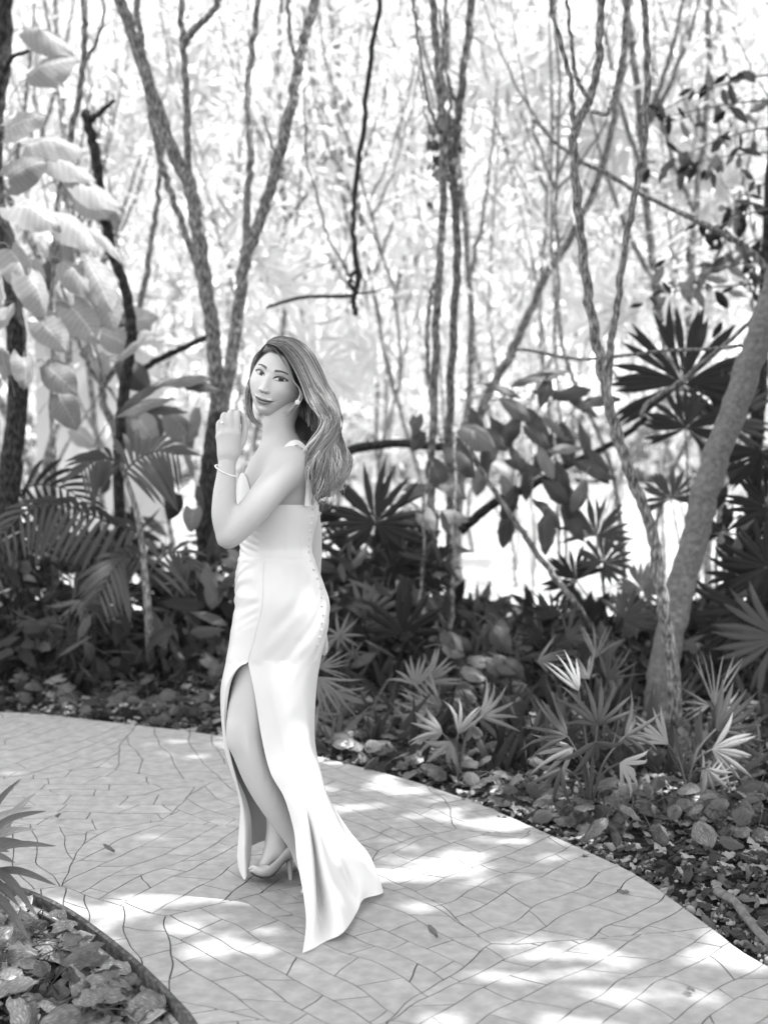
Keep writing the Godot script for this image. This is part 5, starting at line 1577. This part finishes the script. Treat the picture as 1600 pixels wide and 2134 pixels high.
func build_masses() -> void:
	# leaf litter on the soil
	var a := [[], [], []]
	while a[0].size() + a[1].size() + a[2].size() < 9500:
		var v := 1300.0 + 750.0 * pow(rng.randf(), 1.4)
		var p := ground(rr(-350, 1950), v, 0.0)
		if in_path(p) or p.z < -10.0: continue
		p.y = -0.10 if left_bed(Vector2(p.x, p.z)) else -0.025
		p.y += rr(0.0, 0.02)
		var k := rng.randi() % 3
		a[k].append(Transform3D(orient(Vector3(rng.randfn(), rng.randfn() * 0.25, rng.randfn()), Vector3(rng.randfn() * 0.4, 1, rng.randfn() * 0.4), rr(0.03, 0.075)), p))
	mass("leaf_litter", "brown leaf litter strewn over the soil", [LEAF.curl0, LEAF.curl2, LEAF.curl1], [M.litter, M.litter_dark, M.litter_pale], a)
	# pale rubble where the paving ends at the right
	var rock := MB.new()
	ball(rock, Vector3.ZERO, Vector3(1, 0.6, 0.8), 4, 6)
	for k in rock.v.size(): rock.v[k] *= 1.0 + 0.35 * noise.get_noise_3dv(rock.v[k] * 60.0)
	a = [[]]
	for k in 180:
		var e := 0.55 + 0.42 * rng.randf()
		var f := ground_far[int(e * (ground_far.size() - 1))]
		var p := Vector3(f.x + absf(rng.randfn()) * 0.07 - 0.01, -0.02, f.y + rng.randfn() * 0.05)
		if in_path(p): continue
		a[0].append(Transform3D(Basis.from_euler(Vector3(rng.randf(), rng.randf() * TAU, rng.randf())) * Basis.from_scale(Vector3.ONE * (0.006 + 0.016 * pow(rng.randf(), 3.0))), p))
	mass("gravel", "pale rubble along the broken edge of the paving", [rock.mesh()], [M.litter_pale], a)
	# undergrowth in the shade between the palms
	a = [[], [], []]
	for k in 7600:
		var u := rr(-560, 2160)
		var d := rr(7.4, 9.9)
		var p := foot(u, d)
		var top := 0.75 + 0.35 * noise.get_noise_2d(u * 1.4, d * 60.0)
		if u > 470 and u < 640: top = 0.7
		if u > 930 and u < 1600: top = 0.18
		if u > 1530: top = 0.9
		if u < -60 or u > 1660: top = 1.3
		if u > 320 and u < 420: top *= 0.55
		p.y = top * pow(rng.randf(), 1.2)
		a[k % 3].append(leaf_xf(p, rr(0.10, 0.24), 0.1))
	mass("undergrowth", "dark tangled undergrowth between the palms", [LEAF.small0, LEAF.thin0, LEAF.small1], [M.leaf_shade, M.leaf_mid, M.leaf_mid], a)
	# spiky blades in tufts among the little palms
	a = [[], []]
	for c in 85:
		var p := ground(rr(640, 1640), rr(1390, 1640), -0.03)
		if in_path(p) or in_path(p + Vector3(0, 0, 0.12)): continue
		for j in rng.randi_range(5, 12):
			var d := Vector3(rng.randfn() * 0.7, 1.0, rng.randfn() * 0.7)
			a[c % 2].append(Transform3D(orient(d, Vector3(rng.randfn(), 0.3, 1), rr(0.12, 0.32)), p + Vector3(rng.randfn(), 0, rng.randfn()) * 0.03))
	mass("spiky_undergrowth", "tufts of narrow blades among the little palms", [LEAF.thin0, LEAF.thin1], [M.leaf_mid, M.leaf_shade], a)
	# the sunlit thicket
	a = [[], [], [], []]
	var cl := FastNoiseLite.new()
	cl.seed = 9; cl.frequency = 0.0045
	for c in 2500:
		var d := rr(14.2, 20.5)
		if c % 4 == 0: d = rr(10.4, 14.0)
		var u := rr(-650, 2250)
		var v := rr(-420, 1010)
		if d < 14.0: v = rr(-300, 700)
		elif d < 17.0: v = rr(-420, 900)
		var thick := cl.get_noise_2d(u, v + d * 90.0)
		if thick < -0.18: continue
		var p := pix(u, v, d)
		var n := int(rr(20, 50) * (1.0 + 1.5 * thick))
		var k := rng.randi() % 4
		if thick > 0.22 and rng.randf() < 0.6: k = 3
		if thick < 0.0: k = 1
		var rad := rr(0.20, 0.60)
		for j in n:
			var q := p + Vector3(rng.randfn(), rng.randfn() * 1.1, rng.randfn()) * rad
			if q.y < 0.1: continue
			a[k].append(leaf_xf(q, rr(0.06, 0.17) if k < 2 else rr(0.10, 0.28), 0.3))
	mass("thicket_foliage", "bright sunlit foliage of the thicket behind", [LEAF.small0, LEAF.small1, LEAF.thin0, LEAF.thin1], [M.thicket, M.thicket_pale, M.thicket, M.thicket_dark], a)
	# tall growth beyond it
	a = [[], []]
	for c in 800:
		var d := rr(21.0, 30.0)
		var p := Vector3(rr(-16, 16), rr(0.3, 13.0), -d)
		for j in 26:
			a[c % 2].append(leaf_xf(p + Vector3(rng.randfn(), rng.randfn(), rng.randfn()) * 0.9, rr(0.3, 0.6), 0.3))
	mass("far_foliage", "pale foliage of the trees far behind the thicket", [LEAF.small0, LEAF.small1], [M.thicket_pale, M.thicket], a)
	# unseen canopy placed to shade the path, open for sun on paving and gown
	var spots := []
	for q in [[860, 1818, .21], [960, 1812, .16], [770, 1812, .10], [1050, 1945, .13], [1160, 1992, .15], [1350, 1955, .17], [1445, 1978, .12], [860, 2112, .14], [1000, 2100, .12], [1330, 2092, .11], [205, 1872, .11], [260, 1880, .06], [350, 1922, .075], [455, 1992, .12], [165, 1545, .11], [50, 1550, .12], [310, 1545, .07], [230, 1585, .07], [400, 1700, .08], [830, 1660, .09], [950, 1692, .09], [990, 1655, .11], [860, 1735, .08], [1060, 1700, .06]]:
		spots.append([ground(q[0], q[1]), q[2], 1.0])
	spots.append_array([
		[V(640, 1560, .18), .17, 1.0], [V(660, 1660, .2), .17, 1.0], [V(700, 1760, .2), .16, 1.0], [V(600, 1490, .17), .08, 1.0], [V(625, 1290, .15), .055, 1.0], [V(600, 1340, .16), .05, 1.0], [V(636, 955, .10), .014, 1.0], [V(522, 1592, .15), .016, 1.0], [V(466, 866, .17), .018, 1.0], [V(640, 740, .08), .05, 1.0], [V(690, 1000, .1), .05, 1.0],
		[pix(60, 560, 7.5), .45, 1.0], [pix(120, 450, 7.7), .45, 1.0], [pix(70, 300, 7.9), .45, 1.0], [pix(200, 600, 8.0), .40, 1.0], [pix(150, 760, 8.0), .25, 1.0], [pix(1190, 1470, 5.2), .09, 1.0], [pix(1260, 1420, 5.6), .06, 1.0], [pix(1360, 1560, 5.6), .09, 1.0], [pix(1480, 1600, 5.4), .07, 1.0], [pix(900, 1440, 6.4), .12, 1.0], [pix(690, 1400, 6.3), .10, 1.0], [pix(80, 1915, 3.8), .20, 1.0], [pix(40, 1668, 4.15), .19, 1.0], [pix(120, 2050, 3.5), .05, 1.0], [pix(1400, 1680, 5.2), .10, 1.0], [pix(110, 1460, 7.0), .07, 1.0], [pix(420, 1300, 7.6), .10, 1.0], [pix(1080, 900, 8.2), .2, 1.0], [pix(900, 1060, 7.9), .16, 1.0], [pix(960, 1400, 7.0), .14, 1.0]])
	var sr := RandomNumberGenerator.new()
	sr.seed = 404
	for k in 210:
		var g := ground(sr.randf_range(-60, 1650), sr.randf_range(1290, 1760))
		if in_path(g): continue
		spots.append([g + Vector3(0, sr.randf_range(0.05, 0.6), 0), sr.randf_range(0.04, 0.11), 1.0])
	for k in 60:
		spots.append([pix(sr.randf_range(0, 1600), sr.randf_range(750, 1250), sr.randf_range(7.4, 8.8)), sr.randf_range(0.05, 0.14), 1.0])
	# none of the chance openings may fall on the woman
	var kept := []
	for k in spots.size():
		var to_arm: Vector3 = V(480, 1010, .19) - spots[k][0]
		to_arm -= sun_dir * to_arm.dot(sun_dir)
		if k < 60 or to_arm.length() > 0.28 + spots[k][1]: kept.append(spots[k])
	spots = kept
	a = [[], []]
	var cn := FastNoiseLite.new()
	cn.frequency = 0.5
	for k in 27000:
		var p := Vector3(rr(0.3, 9.2), rr(6.0, 9.0), rr(-9.0, 2.2))
		var hole := false
		for s in spots:
			var d: Vector3 = p - s[0]
			d -= sun_dir * d.dot(sun_dir)
			var r: float = s[1] * s[2] * (1.0 + 0.35 * cn.get_noise_2d(d.x * 9.0 + s[0].x * 7.0, d.z * 9.0)) * 0.9 + 0.035
			if d.length_squared() < r * r:
				hole = true
				break
		if hole: continue
		a[k % 2].append(leaf_xf(p, rr(0.22, 0.42), 0.6))
	mass("unseen_canopy_foliage", "unseen leaves out of view, shading the path and the gown", [LEAF.small0, LEAF.small1], [M.canopy, M.canopy], a)
func materials() -> void:
	mat("skin", 1.0, 0.50, 0.4)
	mat("hair", 1.0, 0.36, 0.5)
	M.hair.vertex_color_use_as_albedo = true
	mat("satin", 0.60, 0.36, 0.5)
	mat("satin_seam", 0.62, 0.6, 0.4)
	mat("sheer", 0.74, 0.4, 0.5)
	mat("shoe", 0.42, 0.55, 0.4)
	mat("dark", 0.02, 0.6, 0.4)
	mat("gem", 0.75, 0.12, 0.9)
	mat("pearl", 0.8, 0.25, 0.8)
	var mottle := ntex(1024, 0.025, 0.84, 1.0, 6)
	var grain := ntex(512, 0.06, 0.0, 1.0, 4, FastNoiseLite.TYPE_SIMPLEX_SMOOTH, 3)
	for q in [["stone", 0.365], ["stone_b", 0.35], ["stone_c", 0.38]]:
		tri_tex(mat(q[0], q[1], 0.75, 0.35), mottle, 0.6, true, grain, 0.22)
	mat("joint", 0.12, 0.95, 0.2)
	tri_tex(mat("kerb", 0.20, 0.9, 0.2), ntex(512, 0.03, 0.25, 1.0, 5, FastNoiseLite.TYPE_SIMPLEX_SMOOTH, 5), 2.2)
	tri_tex(mat("kerb_lip", 0.55, 0.85, 0.2), ntex(512, 0.03, 0.5, 1.0, 5, FastNoiseLite.TYPE_SIMPLEX_SMOOTH, 6), 2.2)
	tri_tex(mat("soil", 0.07, 0.95, 0.2), ntex(512, 0.03, 0.3, 1.0, 5, FastNoiseLite.TYPE_SIMPLEX_SMOOTH, 8), 1.4, true, grain, 2.0)
	tri_tex(mat("sand", 0.70, 0.9, 0.2), mottle, 0.3)
	var bark := ntex(512, 0.022, 0.22, 1.0, 5, FastNoiseLite.TYPE_CELLULAR, 11)
	var bump := ntex(512, 0.03, 0.0, 1.0, 5, FastNoiseLite.TYPE_SIMPLEX_SMOOTH, 12)
	for q in [["bark", 0.55], ["bark_mid", 0.42], ["bark_dark", 0.12], ["bark_pale", 0.58]]:
		var m := mat(q[0], q[1], 0.9, 0.25)
		tri_tex(m, ntex(512, 0.020, 0.14, 1.0, 5, FastNoiseLite.TYPE_SIMPLEX_SMOOTH, 13), 3.0, true, bump, 1.2)
		m.uv1_scale = Vector3(6.0, 1.6, 6.0)
	tri_tex(mat("bark_smooth", 0.21, 0.85, 0.25), ntex(512, 0.02, 0.62, 1.0, 6, FastNoiseLite.TYPE_SIMPLEX_SMOOTH, 14), 2.5, true, bump, 0.3)
	mat("plaster", 0.45, 0.9, 0.2)
	var veins := vein_tex()
	for q in [["leaf_shade", 0.046, 0.3], ["leaf_mid", 0.12, 0.4], ["leaf_lit", 0.30, 0.6], ["leaf_bright", 0.5, 0.85], ["thicket", 0.32, 0.75], ["thicket_pale", 0.54, 0.8], ["thicket_dark", 0.10, 0.5], ["canopy", 0.20, 0.5], ["litter", 0.12, 0.1], ["litter_dark", 0.045, 0.1], ["litter_pale", 0.28, 0.1]]:  # leaf_shade, leaf_lit, leaf_bright: shade and sun put into the leaf colour
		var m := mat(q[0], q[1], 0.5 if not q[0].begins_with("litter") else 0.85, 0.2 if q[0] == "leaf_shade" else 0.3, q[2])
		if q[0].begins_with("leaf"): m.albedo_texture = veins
	var marble := ntex(256, 0.035, 0.5, 1.0, 4, FastNoiseLite.TYPE_SIMPLEX_SMOOTH, 17, 0.62)
	for q in [["pothos", 0.33], ["pothos_dark", 0.17], ["pothos_pale", 0.6]]:
		var m := mat(q[0], q[1], 0.38, 0.5, 0.45)
		m.albedo_texture = marble
		m.uv1_scale = Vector3(1.6, 0.5, 1)

func vein_tex() -> ImageTexture:
	var im := Image.create(96, 192, false, Image.FORMAT_RGB8)
	for y in 192:
		for x in 96:
			var s := absf(x / 95.0 - 0.5) * 2.0
			var t := y / 191.0
			var l := 0.80 + 0.05 * sin(x * 0.9) * sin(y * 0.31)
			var w := fposmod((t - s * 0.16) * 9.0, 1.0)
			l += 0.13 * exp(-pow((w - 0.5) / 0.09, 2.0)) * (1.0 - s * 0.7)
			l += 0.20 * exp(-pow(s / 0.045, 2.0))
			l = minf(l, 1.0)
			im.set_pixel(x, y, Color(l, l, l))
	return ImageTexture.create_from_image(im)

func _ready() -> void:
	rng.seed = 5
	noise.seed = 3
	# camera
	var cam := Camera3D.new()
	cam.name = "camera"
	cam.position = Vector3(0, EYE, 0)
	cam.rotation = Vector3(deg_to_rad(-PITCH), 0, 0)
	cam.far = 900.0
	cam.near = 0.1
	var lens := CameraAttributesPhysical.new()
	lens.frustum_focal_length = 12.0 / (1067.0 / FOCAL)
	lens.frustum_far = 900.0
	lens.exposure_aperture = 1.4
	lens.frustum_focus_distance = 4.36
	cam.attributes = lens
	cam.fov = 2.0 * rad_to_deg(atan(1067.0 / FOCAL))
	add_child(cam)
	# sky, exposure
	var env := Environment.new()
	env.background_mode = Environment.BG_SKY
	var sm := ProceduralSkyMaterial.new()
	sm.sky_top_color = gray(0.58)
	sm.sky_horizon_color = gray(0.95)
	sm.sky_curve = 0.2
	sm.ground_bottom_color = gray(0.12)
	sm.ground_horizon_color = gray(0.3)
	env.sky = Sky.new()
	env.sky.sky_material = sm
	env.tonemap_mode = Environment.TONE_MAPPER_LINEAR
	env.tonemap_exposure = 3.95
	env.sdfgi_enabled = true
	env.ssao_enabled = true
	env.ssil_enabled = true
	var we := WorldEnvironment.new()
	we.name = "world"
	we.environment = env
	add_child(we)
	# sun
	var sun := DirectionalLight3D.new()
	sun.name = "sun"
	sun.light_energy = 1.05
	sun.light_angular_distance = 0.5
	sun.shadow_enabled = true
	sun.basis = Basis.looking_at(-sun_dir)
	add_child(sun)
	materials()
	build_leaf_library()
	build_ground()
	build_trees()
	build_person()
	build_palms()
	build_thicket_palms()
	build_broad()
	build_wall()
	build_creepers()
	build_masses()
